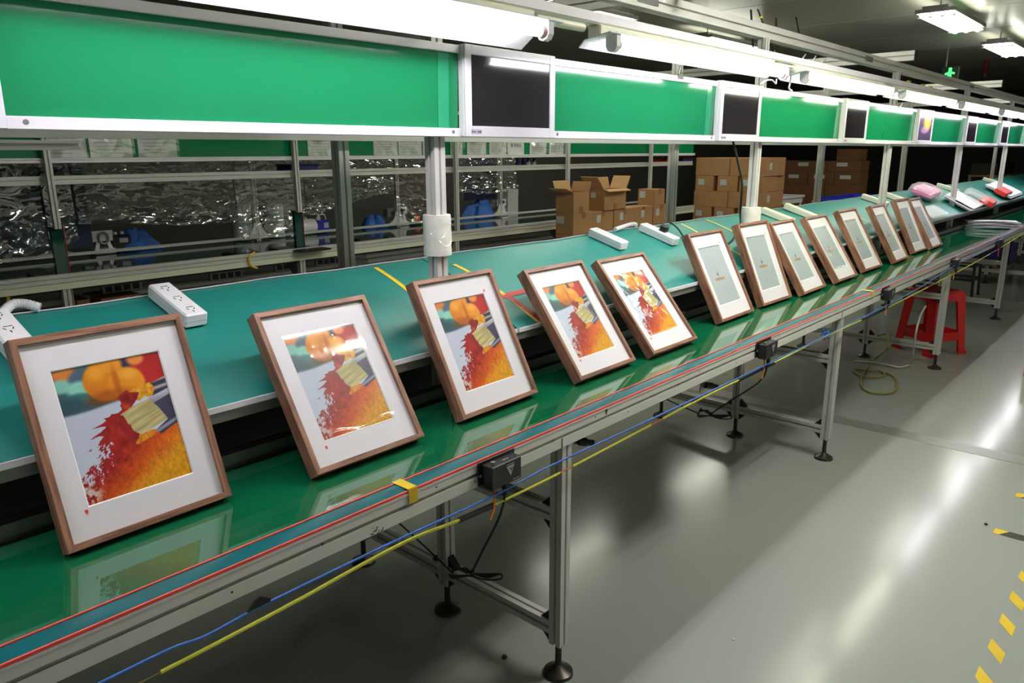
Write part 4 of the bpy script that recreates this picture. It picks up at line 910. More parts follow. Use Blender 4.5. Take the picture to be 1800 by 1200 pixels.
# ------------------------------------------------------------------ floor: hazard tape, hose, litter
hz = thing('hazard_tape', 'yellow slanted stripe tape on the floor at lower right', 'floor tape', (2.5, 0.225, 0))
k = 0
for k in range(9):
    cx_ = 2.405+0.171*(k-5)
    s = MB(); 
    pl = [(cx_-0.062, 0.2), (cx_+0.003, 0.2), (cx_+0.06, 0.245), (cx_, 0.245)]
    s.add([(x_, y_, 0.0007) for x_, y_ in pl]+[(x_, y_, 0.0011) for x_, y_ in pl], [(3, 2, 1, 0), (4, 5, 6, 7), (0, 1, 5, 4), (1, 2, 6, 5), (2, 3, 7, 6), (3, 0, 4, 7)])
    obj('yellow_stripe', s, M['yellow'], hz)
for (pa, pb, wd), lab in (((( 1747, 932), (1830, 955), 0.05), 'black and yellow floor tape end, nearer of two at right edge'), (((1786, 869), (1850, 885), 0.05), 'black and yellow floor tape end, farther of two at right edge')):
    a = at_z(*pa, 0); b = at_z(*pb, 0); d = (b-a)/np.linalg.norm(b-a); n_ = np.array([-d[1], d[0], 0])
    t = thing('hazard_tape', lab, 'floor tape', tuple(a))
    L = np.linalg.norm(b-a)+0.3
    def strip4(s0, s1, w0, w1, z, sk=0.0):
        q = [a+d*s0+n_*w0, a+d*s1+n_*w0, a+d*(s1+sk)+n_*w1, a+d*(s0+sk)+n_*w1]
        return MB().add([(p_[0], p_[1], z) for p_ in q]+[(p_[0], p_[1], z+0.0005) for p_ in q], [(3, 2, 1, 0), (4, 5, 6, 7), (0, 1, 5, 4), (1, 2, 6, 5), (2, 3, 7, 6), (3, 0, 4, 7)])
    obj('yellow_band', strip4(0, L, -wd/2, wd/2, 0.0004), M['yellow'], t)
    for k in range(4): obj('black_stripe', strip4(0.02+0.16*k, 0.11+0.16*k, -wd/2, wd/2, 0.001, 0.03), M['hazard_black'], t)
hp = [at_y(1543, 590, 1.45), at_y(1560, 588, 1.4), at_y(1562, 610, 1.3)] + [at_z(u, v, 0.012) for u, v in ((1540, 630), (1516, 660), (1516, 680), (1535, 690), (1565, 690), (1576, 680), (1572, 662), (1550, 652), (1530, 652), (1500, 650), (1520, 662), (1545, 662), (1556, 657), (1548, 652))]
tag(obj('coiled_hose', MB().tube(curve_pts(hp, 7), 0.007, 8), M['hose'], None, True), 'tan hose looped on the floor left of the red stool', 'hose')
hp = [at_y(1627, 538, 1.2), at_y(1618, 555, 1.19), at_y(1610, 585, 1.18)] + [at_z(u, v, 0.012) for u, v in ((1603, 636), (1596, 642), (1580, 645), (1560, 641), (1530, 636), (1500, 634))]
tag(obj('drop_hose', MB().tube(curve_pts(hp, 7), 0.006, 8), M['white_warm'], None, True), 'pale hose dropping in front of the red stool onto the floor', 'hose')
for (u, v), r_, lab in (((887, 1156), 0.009, 'dark crumb on the floor near the nearest front foot'), ((1733, 922), 0.007, 'grey crumb on floor near the black and yellow tape'), ((1289, 1124), 0.004, 'tiny white scrap on the bare lit floor')):
    p = at_z(u, v, 0); mb = MB().lathe([(r_*0.7, 0), (r_, r_*0.4), (r_*0.8, r_*0.9), (r_*0.3, r_*1.1)], tuple(p), 7)
    tag(obj('litter', mb, M['white'] if 'white' in lab else M['black']), lab, 'litter')

# ------------------------------------------------------------------ stools, bins and box by the aisle
def plastic_stool(loc, rz, label):
    t = thing('plastic_stool', label, 'stool', loc, (0, 0, rz))
    H, a, b = 0.465, 0.125, 0.165
    mb = MB()
    mb.add([(sx*(a-0.01), sy*(a-0.01), H) for sx, sy in ((-1, -1), (1, -1), (1, 1), (-1, 1))]+[(sx*(a+0.006), sy*(a+0.006), H-0.012) for sx, sy in ((-1, -1), (1, -1), (1, 1), (-1, 1))]+[(sx*(a+0.012), sy*(a+0.012), H-0.07) for sx, sy in ((-1, -1), (1, -1), (1, 1), (-1, 1))]+[(sx*(a-0.0), sy*(a-0.0), H-0.066) for sx, sy in ((-1, -1), (1, -1), (1, 1), (-1, 1))],
           [(0, 1, 2, 3)]+[(k, 4+k, 4+(k+1) % 4, (k+1) % 4) for k in range(4)]+[(4+k, 8+k, 8+(k+1) % 4, 4+(k+1) % 4) for k in range(4)]+[(8+k, 12+k, 12+(k+1) % 4, 8+(k+1) % 4) for k in range(4)]+[(15, 14, 13, 12)])
    obj('seat', mb, M['stool'], t)
    for sx in (-1, 1):
        for sy in (-1, 1):
            l = MB(); vs = []
            for z, e, w in ((H-0.05, a+0.010, 0.075), (0.03, b+0.0, 0.062), (0.028, b+0.007, 0.074), (0, b+0.008, 0.076)):
                A = (sx*e, sy*e, z)
                vs += [A, (sx*(e-w), sy*e, z), (sx*(e-w), sy*(e-0.008), z), (sx*(e-0.008), sy*(e-0.008), z), (sx*(e-0.008), sy*(e-w), z), (sx*e, sy*(e-w), z)]
            fs = []
            for r_ in range(3):
                for k in range(6): fs.append((r_*6+k, r_*6+(k+1) % 6, (r_+1)*6+(k+1) % 6, (r_+1)*6+k))
            fs += [tuple(range(6)), tuple(range(18, 24))]
            obj('leg', l.add(vs, fs), M['stool'], t)
    for k in range(4):
        z0, z1 = 0.105, 0.165; e = a+0.010+(b-a-0.01)*(1-0.13/0.42)
        R = Matrix.Rotation(k*PI/2, 3, 'Z')
        obj('stretcher', MB().box(R @ Vector((0, -e+0.004, (z0+z1)/2)), (2*e-0.07, 0.006, z1-z0), R), M['stool'], t)
    return t
plastic_stool((6.105, 1.30, 0), -0.50, 'red plastic stool standing under the bench at right')
def metal_stool(c, label):
    t = thing('metal_stool', label, 'stool', c)
    for sx in (-1, 1):
        for sy in (-1, 1):
            obj('leg', MB().tube([(c[0]+sx*0.15, c[1]+sy*0.15, 0.0), (c[0]+sx*0.13, c[1]+sy*0.13, 0.5)], 0.014, 8), M['black'], t, True)
    for z in (0.18, 0.32):
        for k in range(4):
            p = [(-1, -1), (1, -1), (1, 1), (-1, 1)]; A, B = p[k], p[(k+1) % 4]; e = 0.145-0.02*z
            obj('rung', MB().tube([(c[0]+A[0]*e, c[1]+A[1]*e, z), (c[0]+B[0]*e, c[1]+B[1]*e, z)], 0.01, 8), M['black'], t, True)
    obj('seat', MB().box((c[0], c[1], 0.515), (0.3, 0.3, 0.03), None, 0.008), M['black'], t)
metal_stool((8.75, 1.66, 0), 'black metal stool under the bench beyond the red one')
metal_stool((8.2, 1.84, 0), 'black metal stool farther under the bench, partly hidden')
def crate(x0, x1, y0, y1, z0, z1, m, label, name='crate', ribs=True):
    t = thing(name, label, 'crate', ((x0+x1)/2, (y0+y1)/2, z0))
    th = 0.006
    for nm, b in (('side', (x0, x0+th, y0, y1)), ('side', (x1-th, x1, y0, y1)), ('side', (x0, x1, y0, y0+th)), ('side', (x0, x1, y1-th, y1))):
        obj(nm, MB().b2(*b, z0, z1), m, t)
    obj('bottom', MB().b2(x0, x1, y0, y1, z0, z0+0.006), m, t)
    r = MB(); r.b2(x0-0.012, x1+0.012, y0-0.012, y0+0.004, z1-0.02, z1); r.b2(x0-0.012, x1+0.012, y1-0.004, y1+0.012, z1-0.02, z1); r.b2(x0-0.012, x0+0.004, y0, y1, z1-0.02, z1); r.b2(x1-0.004, x1+0.012, y0, y1, z1-0.02, z1)
    obj('rim', r, m, t)
    if ribs:
        for k in range(3):
            yy = y0+(y1-y0)*(k+0.5)/3; obj('rib', MB().b2(x0-0.006, x0, yy-0.02, yy+0.02, z0, z1-0.02), m, t)
    return t
p = at_y(1742, 476, 1.55)
crate(p[0], p[0]+0.45, 1.40, 1.98, 0.235, 0.50, M['blue_dark'], 'dark blue crate on a low rack under the far end of bench')
rk = thing('low_rack', 'low grey rack holding the dark blue crate', 'rack', (p[0], 1.4, 0))
for xx in (p[0]+0.02, p[0]+0.43):
    for yy in (1.42, 1.96): obj('leg', MB().b2(xx-0.015, xx+0.015, yy-0.015, yy+0.015, 0, 0.2), M['steel'], rk)
obj('deck', MB().b2(p[0], p[0]+0.45, 1.4, 1.98, 0.2, 0.225), M['steel'], rk)

# ------------------------------------------------------------------ rear bench line
RX0, RX1, RY, RF = -1.2, 8.3, 4.5, 5.28
rb = thing('rear_workbench', 'rear bench line of slim aluminium posts, rails and dark green belt', 'workbench', (1.37, RY, 0))
obj('belt', MB().b2(RX0, RX1, RY+0.02, RF, 0.785, 0.80), M['teal_dark'], rb)
obj('front_rail', barx(MB(), RX0, RX1, RY, 0.795, 0.035, 0.045), M['alu'], rb)
obj('front_fascia', MB().b2(RX0, RX1, RY-0.012, RY+0.012, 0.735, 0.77), M['white_warm'], rb)
obj('inner_rail', barx(MB(), RX0, RX1, RF, 0.826, 0.02, 0.018), M['alu'], rb)
obj('belt_pan', MB().b2(RX0, RX1, RY+0.02, RF+0.3, 0.72, 0.73), M['slot'], rb)
obj('rear_deck', MB().b2(RX0, RX1, RF+0.02, RF+0.5, 0.775, 0.795), M['teal_dark'], rb)
obj('shelf_rail', barx(MB(), RX0, RX1, RY+0.06, 1.312, 0.035, 0.045), M['alu'], rb)
obj('shelf_board', MB().b2(RX0, RX1, RY+0.08, RY+0.34, 1.318, 1.326), M['steel'], rb)
obj('board_rail', barx(MB(), RX0, RX1, RY+0.03, 1.415, 0.03, 0.025), M['alu_white'], rb)
obj('top_rail', barx(MB(), RX0, RX1, RY+0.03, 1.755, 0.03, 0.025), M['alu_white'], rb)
obj('green_sheet', MB().b2(RX0, RX1, RY+0.04, RY+0.046, 1.425, 1.745), M['board2'], rb)
zp = float(at_y(150, 524, 4.95)[2])
obj('conduit', MB().tube([(RX0, 4.95, zp), (RX1, 4.95, zp)], 0.022, 10), M['alu'], rb, True)
obj('socket_rail', MB().b2(RX0, RX1, 4.93, 4.97, zp+0.10, zp+0.14), M['alu'], rb)
for k in range(-1, 5):
    xn = 1.37+1.48*k
    if xn < 7.9:
        u_ = obj('upright', post(MB(), xn, RY, 1.06 if k < 2 else 0.8, 1.76, 0.032, 0.032), M['alu'], rb)
        if k < 2:
            obj('dark_post', MB().b2(xn-0.03, xn+0.03, RY+0.01, RY+0.04, 0.815, 1.07), M['teal_dark'], rb)
            obj('red_edge', MB().b2(xn+0.03, xn+0.034, RY+0.005, RY+0.04, 0.815, 1.07), M['red_tape'], rb)
            obj('base_plate', MB().b2(xn-0.12, xn+0.12, RY+0.03, RY+0.22, 0.801, 0.812), M['black'], rb)
        obj('leg', post(MB(), xn, RY+0.02, 0.0, 0.735), M['alu'], rb)
        obj('gusset', MB().prism([(0, 0), (0.28, 0), (0.0, -0.30)], (xn+0.03, RY+0.02, 0.735), (0, 1, 0), (0, 0, 1), (1, 0, 0), 0.006), M['steel'], rb)
    xf = (1.58, 2.98, 4.36, 5.72, 7.1)[k] if 0 <= k < 5 else -0.1
    if xf < 6.5 or k < 0:
        obj('rear_upright', post(MB(), xf, RF+0.02, 0.80, 1.5, 0.034, 0.034), M['alu'], rb)
        br = MB()
        for sg in (-1, 1):
            pr = [(0, 0), (sg*0.10, 0)]+[(sg*(0.10-0.085*math.sin(a)), 0.10-0.10*math.cos(a)) for a in np.linspace(0.1, PI/2, 6)]+[(0, 0.1)]
            br.prism(pr, (xf+sg*0.015, RF+0.006, 0.835), (1, 0, 0), (0, 0, 1), (0, 1, 0), 0.012)
        obj('curved_bracket', br, M['alu'], rb)
def socket_block(u, v, y, label, L=0.24):
    p = at_y(u, v, y); t = thing('socket_block', label, 'socket', tuple(p), (0, 0, 0), 'socket blocks under the rear bench')
    obj('case', MB().b2(p[0]-L/2, p[0]+L/2, y-0.03, y, p[2]-0.03, p[2]+0.03, 0.004), M['foil'], t)
    for k in range(4):
        xx = p[0]-L*0.34+k*L*0.226; obj('socket', MB().b2(xx-0.02, xx+0.02, y-0.034, y-0.03, p[2]-0.018, p[2]+0.018), M['navy'], t)
for u, v, l in ((212, 504, 'leftmost grey socket block under the rear bench rail'), (395, 483, 'second grey socket block under rear bench, with a dark plug'), (505, 467, 'third grey socket block under the rear bench, near its bracket'), (575, 458, 'fourth socket block under rear bench, left of a tall post')): socket_block(u, v, 4.9, l)
# sheets of paper pinned to the rear green board
def paper(u0, u1, v1, label, txt=None, curl=0.0):
    a, b = at_y(u0, v1, RY+0.03), at_y(u1, v1, RY+0.03); z0 = max(1.429, a[2]); H = 0.21
    t = thing('paper_sheet', label, 'paper', (a[0], RY+0.03, z0), (0, 0, 0), 'papers on the rear green board')
    W = b[0]-a[0]
    obj('sheet', MB().slab(6, 4, lambda i, j: (W*i, 0.006-0.008*curl*math.sin(i*PI)-0.0005, H*j), (0, 0.0008, 0)), M['paper'], t, world=False)
    if txt is None:
        ln = MB()
        for k in range(9): ln.b2(W*0.12, W*(0.6+0.28*random.random()), -0.0098*curl+0.0035, -0.0098*curl+0.0045, H*(0.1+0.09*k), H*(0.1+0.09*k)+0.004)
        obj('print', ln, M['paper_ink'], t, world=False)
    else:
        me = text_mesh(txt, 0.036); me.transform(Matrix.Translation((W/2, 0.0035, 0.076)) @ Matrix.Rotation(PI/2, 4, 'X')); me.materials.append(M['ink']); obj('writing', me, None, t)
    if txt: return
    sl = film_mesh2(W*1.05, H*1.0); obj('poly_sleeve', sl, None, t, loc=(-W*0.025, -0.012, 0.0))
def film_mesh2(W, H):
    s0 = random.random()*9
    me = mesh_of('poly_sleeve', MB().grid(14, 10, lambda i, j: (W*i, 0.0-0.005*math.sin(i*6+s0+3*j)-0.004*math.sin(j*5+s0), H*j)), True, fix=False); me.materials.append(M['drape']); return me
for a in ((76, 155, 278, 'faded paper sheet in a sleeve, leftmost on the rear green board', None, 1), (160, 235, 278, 'faded paper sheet second from left on rear green board', None, 0.2), (245, 313, 278, 'faded paper sheet third from left on rear green board', None, 0.2), (543, 593, 277, 'lone faded paper sheet left of the tall rear post', None, 0.6),
          (658, 700, 277, 'faded paper sheet just right of the tall rear post', None, 0.3), (702, 742, 277, 'faded paper sheet left of the nearest front post', None, 0.3), (745, 768, 277, 'narrow paper sheet partly behind the nearest front post', None, 0.3), (793, 814, 276, 'paper sheet just right of the nearest front post', None, 0.5), (822, 855, 276, 'creased paper sheet left of the paper pair with large characters', None, 1),
          (861, 891, 276, 'plain paper sheet touching the sheet with large characters', None, 0.6), (893, 922, 276, 'paper sheet with four large dark characters', '重点岗位', 0), (932, 961, 276, 'paper sheet right of the sheet with large characters', None, 0.8), (966, 991, 276, 'last paper sheet at right on the rear green board', None, 0.8)): paper(*a)
# draped plastic film
def drape(u0, u1, v_top, v_bot0, v_bot1, y, seed, label, fold=0.02):
    a = at_y(u0, v_top, y); b = at_y(u1, v_top, y); zb0 = at_y(u0, v_bot0, y)[2]; zb1 = at_y(u1, v_bot1, y)[2]; zt = 1.395
    r = np.random.default_rng(seed); W = b[0]-a[0]
    nx, ny = max(24, int(W*60)), 44
    g = r.random((80, 80)); ph = r.random(8)*6.28
    def f(i, j):
        x = a[0]+W*i; zb = zb0+(zb1-zb0)*i-0.03*math.sin(i*PI*1.3+ph[0]); zb = max(zb, 0.845); z = zt+(zb-zt)*j
        n1_ = float(vnoise(np.array(i*W*1.6+j*0.9), np.array(j*2.2-i*W*0.7), 6, seed)); n2_ = float(vnoise(np.array(i*W+j*0.5), np.array(j*1.2), 17, seed+5)); n3_ = float(vnoise(np.array(i*W*1.0), np.array(j*0.9+i), 30, seed+9))
        am = 0.25+0.75*max(math.exp(-((j-0.82)/0.3)**2), math.exp(-((j-0.1)/0.12)**2))
        d = fold*(1.4*abs(n1_-0.5)*2+0.65*abs(n2_-0.5)*2+0.12*n3_)*am+0.006*math.sin(i*W*11+ph[1]+2*j)
        return (x, y-d, z)
    tag(obj('plastic_film', MB().grid(nx, ny, f), M['drape'], None, True, fix=False), label, 'plastic film', 'films draped over the rear bench')
drape(-40, 62, 290, 470, 455, 5.02, 3, 'clear film draped at the far left of rear bench, over a navy sheet', 0.03)
drape(66, 118, 290, 420, 430, 5.04, 5, 'narrow clear film strip behind the leftmost rear post', 0.02)
drape(122, 404, 290, 404, 384, 4.98, 8, 'wide crumpled clear film hanging over the left of the rear bench', 0.032)
drape(408, 530, 290, 425, 440, 5.0, 13, 'clear film hanging in front of two bubble wrap rolls', 0.02)
drape(532, 690, 290, 372, 345, 4.98, 17, 'crumpled clear film left of the nearest front post', 0.028)
drape(694, 756, 290, 385, 400, 5.0, 19, 'clear film hanging just left of the nearest front post', 0.02)
drape(796, 905, 290, 338, 334, 5.0, 23, 'crumpled clear film right of the nearest front post', 0.03)
nv = MB().slab(20, 8, lambda i, j: (at_y(-60, 300, 5.16)[0]+0.62*i, 5.2+0.015*math.sin(i*14), 0.87+0.5*j), (0, 0.004, 0))
tag(obj('navy_sheet', nv, M['navy'], None, True), 'dark navy sheet hanging behind film at the left edge', 'sheet')
nv = MB().slab(14, 8, lambda i, j: (at_y(815, 300, 5.4)[0]+0.45*i, 5.4+0.012*math.sin(i*11), 0.98+0.42*j), (0, 0.004, 0))
tag(obj('blue_sheet', nv, M['navy'], None, True), 'dim blue sheet behind film right of the nearest front post', 'sheet')
# inspection stands
def stand(u, v0, v1, y, label, ring):
    p = at_y(u, v1, y); h = at_y(u, v0, y)[2]-p[2]; x, z = p[0], 0.80
    t = thing('stand', label, 'stand', (x, y, z)); w = h*0.42
    ob = [(-w, h*0.55), (w, h*0.55), (w, h), (-w, h)]
    if ring:
        obj('plate', MB().prism(ob, (x, y, z), (1, 0, 0), (0, 0, 1), (0, 1, 0), 0.004), M['white'], t)
        pts = [(x+h*0.19*math.cos(a), y-0.012, z+h*0.68+h*0.24*math.sin(a)) for a in np.linspace(0, 2*PI, 30)]
        obj('ring', MB().tube(pts, h*0.05, 8), M['foil'], t, True)
    else:
        q = [(-w, h*0.6), (-w*0.35, h*0.6), (-0.12*h, h*0.85), (0.14*h, h*0.85), (w*0.3, h*0.55), (w*0.95, h*0.6), (w, h), (-w*0.9, h)]
        obj('plate', MB().prism(q, (x, y, z), (1, 0, 0), (0, 0, 1), (0, 1, 0), 0.004), M['white'], t)
        obj('knob', MB().prism([(-0.02, -0.02), (0.03, 0), (-0.02, 0.02)], (x+0.02, y-0.01, z+h*0.83), (1, 0, 0), (0, 0, 1), (0, 1, 0), 0.01), M['black'], t)
    for sg in (-1, 1):
        obj('leg', MB().prism([(sg*w*0.25, h*0.56), (sg*w*0.62, h*0.56), (sg*w*0.92, 0.03), (sg*w*0.5, 0.03)], (x, y, z), (1, 0, 0), (0, 0, 1), (0, 1, 0), 0.004), M['white'], t)
    obj('base', MB().b2(x-w, x+w, y-0.02, y+0.10, z, z+0.035), M['white'], t)
    obj('arm', MB().b2(x-w*1.9, x-w*0.3, y+0.03, y+0.09, z+h*0.5, z+h*0.92), M['foil'], t)
stand(185, 407, 448, 5.36, 'white stand with a grey ring on the rear bench at left', True)
stand(706, 366, 399, 5.36, 'white A shaped stand left of the nearest front post', False)
stand(882, 353, 382, 5.4, 'white A shaped stand right of the nearest front post', False)
def mound(u, v, wpx, hpx, y, m, label, name, cat, seed):
    p = at_y(u, v, y); k = np.linalg.norm(p-CP)/FPX; rx, h = wpx*k*0.56, hpx*k; z0 = 0.797
    s = MB(); nx, ny = 26, 14
    def f(i, j):
        a = 2*PI*i; r = j
        n_ = float(vnoise(np.array(3+math.cos(a)*r*1.0), np.array(3+math.sin(a)*r*1.0), 3, seed)); n2_ = float(vnoise(np.array(3+math.cos(a)*r), np.array(3+math.sin(a)*r), 11, seed))
        e = 1+0.2*math.sin(a*3+seed)+0.12*math.sin(a*5+2*seed)
        return (p[0]+rx*r*e*math.cos(a), y+0.10*r*e*math.sin(a), z0+0.95*h*max(0, (1-r**3))*(0.62+0.40*n_+0.30*(n2_-0.5)))
    tag(obj(name, s.grid(nx, ny, f), m, None, True), label, cat)
mound(238, 448, 64, 36, 5.44, M['cloth'], 'crumpled blue cloth beside the black box on rear bench', 'blue_cloth', 'cloth', 2)
mound(657, 400, 42, 26, 5.44, M['cloth'], 'crumpled blue cloth left of the white A stand', 'blue_cloth', 'cloth', 4)
mound(845, 385, 64, 34, 5.42, M['cloth'], 'crumpled blue cloth at right of the nearest front post', 'blue_cloth', 'cloth', 6)
p = at_y(212, 446, 5.40); bb = thing('control_box', 'black box with two pale knobs beside the ring stand', 'box', (p[0], 5.40, 0.80))
obj('case', MB().b2(p[0]-0.06, p[0]+0.07, 5.36, 5.46, 0.80, 0.915, 0.008), M['black'], bb)
for dx in (-0.02, 0.025): obj('knob', MB().lathe([(0.008, 0), (0.014, 0.008), (0.012, 0.02), (0.004, 0.024)], (p[0]+dx, 5.4, 0.914), 10), M['white'], bb, True)
obj('label_plate', MB().b2(p[0]-0.01, p[0]+0.045, 5.358, 5.36, 0.865, 0.895), M['label'], bb)
def roll(u, v0, v1, r, y, m, label, name):
    p = at_y(u, v1, y); h = at_y(u, v0, y)[2]-0.80
    t = thing(name, label, 'roll', (p[0], y, 0.80))
    obj('wrap', MB().lathe([(r*0.35, 0.0), (r, 0.0), (r, h), (r*0.35, h)], (p[0], y, 0.80), 28), m, t, True)
    obj('core', MB().lathe([(r*0.3, 0.0), (r*0.34, 0.0), (r*0.34, h-0.004), (r*0.3, h-0.004)], (p[0], y, 0.80), 18), M['card'], t, True)
roll(428, 360, 428, 0.075, 5.40, M['wrap'], 'left of two bubble wrap rolls standing on the rear bench', 'bubble_wrap_roll')
roll(486, 358, 420, 0.07, 5.40, M['wrap'], 'right of two bubble wrap rolls, behind a rear upright', 'bubble_wrap_roll')
p = at_y(534, 412, 5.42); rr = thing('foil_roll', 'pale roll lying on the rear bench left of the blue can', 'roll', (p[0], 5.42, 0.85))
obj('roll', MB().tube([(p[0]-0.12, 5.42, 0.86), (p[0]+0.10, 5.42, 0.86)], 0.06, 18), M['foam'], rr, True)
obj('end_cap', MB().tube([(p[0]+0.10, 5.42, 0.86), (p[0]+0.112, 5.42, 0.86)], 0.05, 18), M['black'], rr, True)
p = at_y(565, 420, 5.42); cn = thing('blue_can', 'small blue can with white label and handle on rear bench', 'can', (p[0], 5.42, 0.80))
obj('body', MB().b2(p[0]-0.062, p[0]+0.062, 5.37, 5.47, 0.80, 0.905, 0.008), M['blue'], cn)
obj('cap', MB().lathe([(0.02, 0), (0.02, 0.02), (0.008, 0.03), (0.008, 0.045), (0.015, 0.05)], (p[0]-0.02, 5.42, 0.904), 12), M['white'], cn, True)
obj('label_plate', MB().b2(p[0], p[0]+0.045, 5.368, 5.37, 0.84, 0.885), M['label'], cn)
obj('handle', MB().tube(curve_pts([(p[0]-0.02, 5.42, 0.9), (p[0], 5.42, 0.945), (p[0]+0.04, 5.42, 0.945), (p[0]+0.055, 5.42, 0.9)], 5), 0.006, 8), M['white_warm'], cn, True)
p = at_y(733, 392, 5.40); am = thing('amber_lamp', 'small amber lamp right of the white A shaped stand', 'lamp', (p[0], 5.4, 0.80))
obj('base', MB().b2(p[0]-0.05, p[0]+0.05, 5.37, 5.44, 0.80, 0.83), M['black'], am); obj('lens', MB().lathe([(0.03, 0), (0.03, 0.03), (0.02, 0.042), (0.004, 0.046)], (p[0], 5.4, 0.829), 14), M['amber'], am, True)
p = at_y(896, 375, 5.5); wb = thing('white_carton', 'tall plain white carton behind the right A shaped stand', 'carton', (p[0], 5.5, 0.795))
obj('carton', MB().b2(p[0]-0.03, p[0]+0.14, 5.5, 5.62, 0.795, 1.06, 0.002), M['paper'], wb)
obj('flap', MB().b2(p[0]-0.03, p[0]+0.14, 5.498, 5.5, 1.0, 1.06), M['paper'], wb)
for (u, v, y, sx, lab) in ((545, 440, 4.72, 0.24, 'flat black base plate in the middle of rear bench'), (640, 421, 4.85, 0.2, 'flat black tray on rear bench, left of a rear post'), (425, 446, 4.78, 0.2, 'flat dark glass plate lying on the rear bench')):
    p = at_z(u, v, 0.80); t = thing('base_plate', lab, 'plate', tuple(p))
    obj('plate', MB().b2(p[0]-sx/2, p[0]+sx/2, p[1]-0.08, p[1]+0.08, 0.8005, 0.812, 0.002), M['black'], t)
    obj('pad', MB().b2(p[0]-sx/2+0.02, p[0]+sx/2-0.02, p[1]-0.06, p[1]+0.06, 0.812, 0.815), M['screen'], t)
p = at_y(525, 301, RY+0.2); t = thing('blue_tray', 'dark blue tray on the upper shelf of the rear bench', 'tray', (p[0], RY+0.2, 1.326))
obj('tray', MB().b2(p[0]-0.11, p[0]+0.11, RY+0.12, RY+0.3, 1.326, 1.372, 0.004), M['blue_dark'], t); obj('rim', MB().b2(p[0]-0.115, p[0]+0.115, RY+0.115, RY+0.305, 1.365, 1.373), M['blue_dark'], t)
for k, (u, l) in enumerate(((911, 'leftmost'), (921, 'second'), (930, 'third, white tipped'), (940, 'rightmost, white tipped'))):
    p = at_y(u, 290, RY+0.15); t = thing('spring_clamp', l+' of four small clamps on the rear upper shelf', 'clamp', (p[0], RY+0.15, 1.326), (0, 0, 0), 'clamps on the rear upper shelf')
    m_ = M['blue_dark'] if k < 2 else M['white']
    obj('jaw', MB().prism([(-0.02, 0), (0.016, 0.0), (0.022, 0.03), (0.0, 0.045), (-0.012, 0.03)], (p[0], RY+0.15, 1.326), (1, 0, 0), (0, 0, 1), (0, 1, 0), 0.02), m_, t)
    obj('handle', MB().prism([(-0.012, 0.03), (0.0, 0.045), (0.02, 0.065), (-0.012, 0.07)], (p[0], RY+0.152, 1.326), (1, 0, 0), (0, 0, 1), (0, 1, 0), 0.016), M['blue_dark'], t)
for u, v, l in ((1170, 291, 'left'), (1198, 290, 'right')):
    p = at_y(u, v, RY+0.2); t = thing('parts_tray', 'dim parts tray on the rear upper shelf, %s of two at its far end' % l, 'tray', (p[0], RY+0.2, 1.326))
    obj('tray', MB().b2(p[0]-0.12, p[0]+0.12, RY+0.12, RY+0.3, 1.326, 1.37, 0.004), M['red_tape'] if l == 'left' else M['blue_dark'], t); obj('rim', MB().b2(p[0]-0.125, p[0]+0.125, RY+0.115, RY+0.305, 1.362, 1.37), M['black'], t)
for pts_, l in ((((448, 443), (438, 452), (440, 466), (452, 471)), 'yellow tie hanging from the rear bench rail'), (((15, 522), (14, 530), (20, 536), (26, 534)), 'orange tie under the left of rear bench')):
    tag(obj('cable_tie', MB().tube(curve_pts([at_y(u, v, 4.47) for u, v in pts_], 5), 0.007, 6), M['yellow'], None, True), l, 'tie')
# dim stored stock under the rear bench
for (u0, u1, v0, v1), m_, l in (((135, 160, 528, 545), M['card'], 'small brown carton under the left of rear bench'), ((178, 250, 525, 545), M['card'], 'long brown carton under the rear bench'), ((650, 770, 430, 458), M['foam'], 'pale foam pads stacked under the rear bench')):
    a, b = at_y(u0, v0, 4.75), at_y(u1, v1, 4.75); t = thing('stored_carton' if m_ is M['card'] else 'foam_pad', l, 'box' if m_ is M['card'] else 'foam', (a[0], 4.75, b[2]))
    if m_ is M['foam']:
        for k in range(3): obj('pad', MB().b2(a[0]-0.02*k, b[0]+0.03*k, 4.75, 5.1, b[2]+0.02+0.04*k, b[2]+0.055+0.04*k, 0.008), m_, t)
    else:
        z0 = max(0.3, b[2]-0.15); obj('body', MB().b2(a[0], b[0], 4.75, 5.05, z0, a[2], 0.002), m_, t); obj('parcel_tape', MB().b2(a[0], b[0], 4.88, 4.93, a[2], a[2]+0.0008), M['tape_brown'], t)
        sh_ = thing('low_shelf', 'low shelf carrying the '+l.split(' under')[0].replace('small ', 'small '), 'shelf', (a[0], 4.75, 0)); obj('deck', MB().b2(a[0]-0.05, b[0]+0.05, 4.72, 5.08, z0-0.02, z0-0.001), M['steel'], sh_)
        for xx in (a[0]-0.03, b[0]+0.03):
            for yy in (4.74, 5.06): obj('leg', MB().b2(xx-0.012, xx+0.012, yy-0.012, yy+0.012, 0, z0-0.02), M['steel'], sh_)

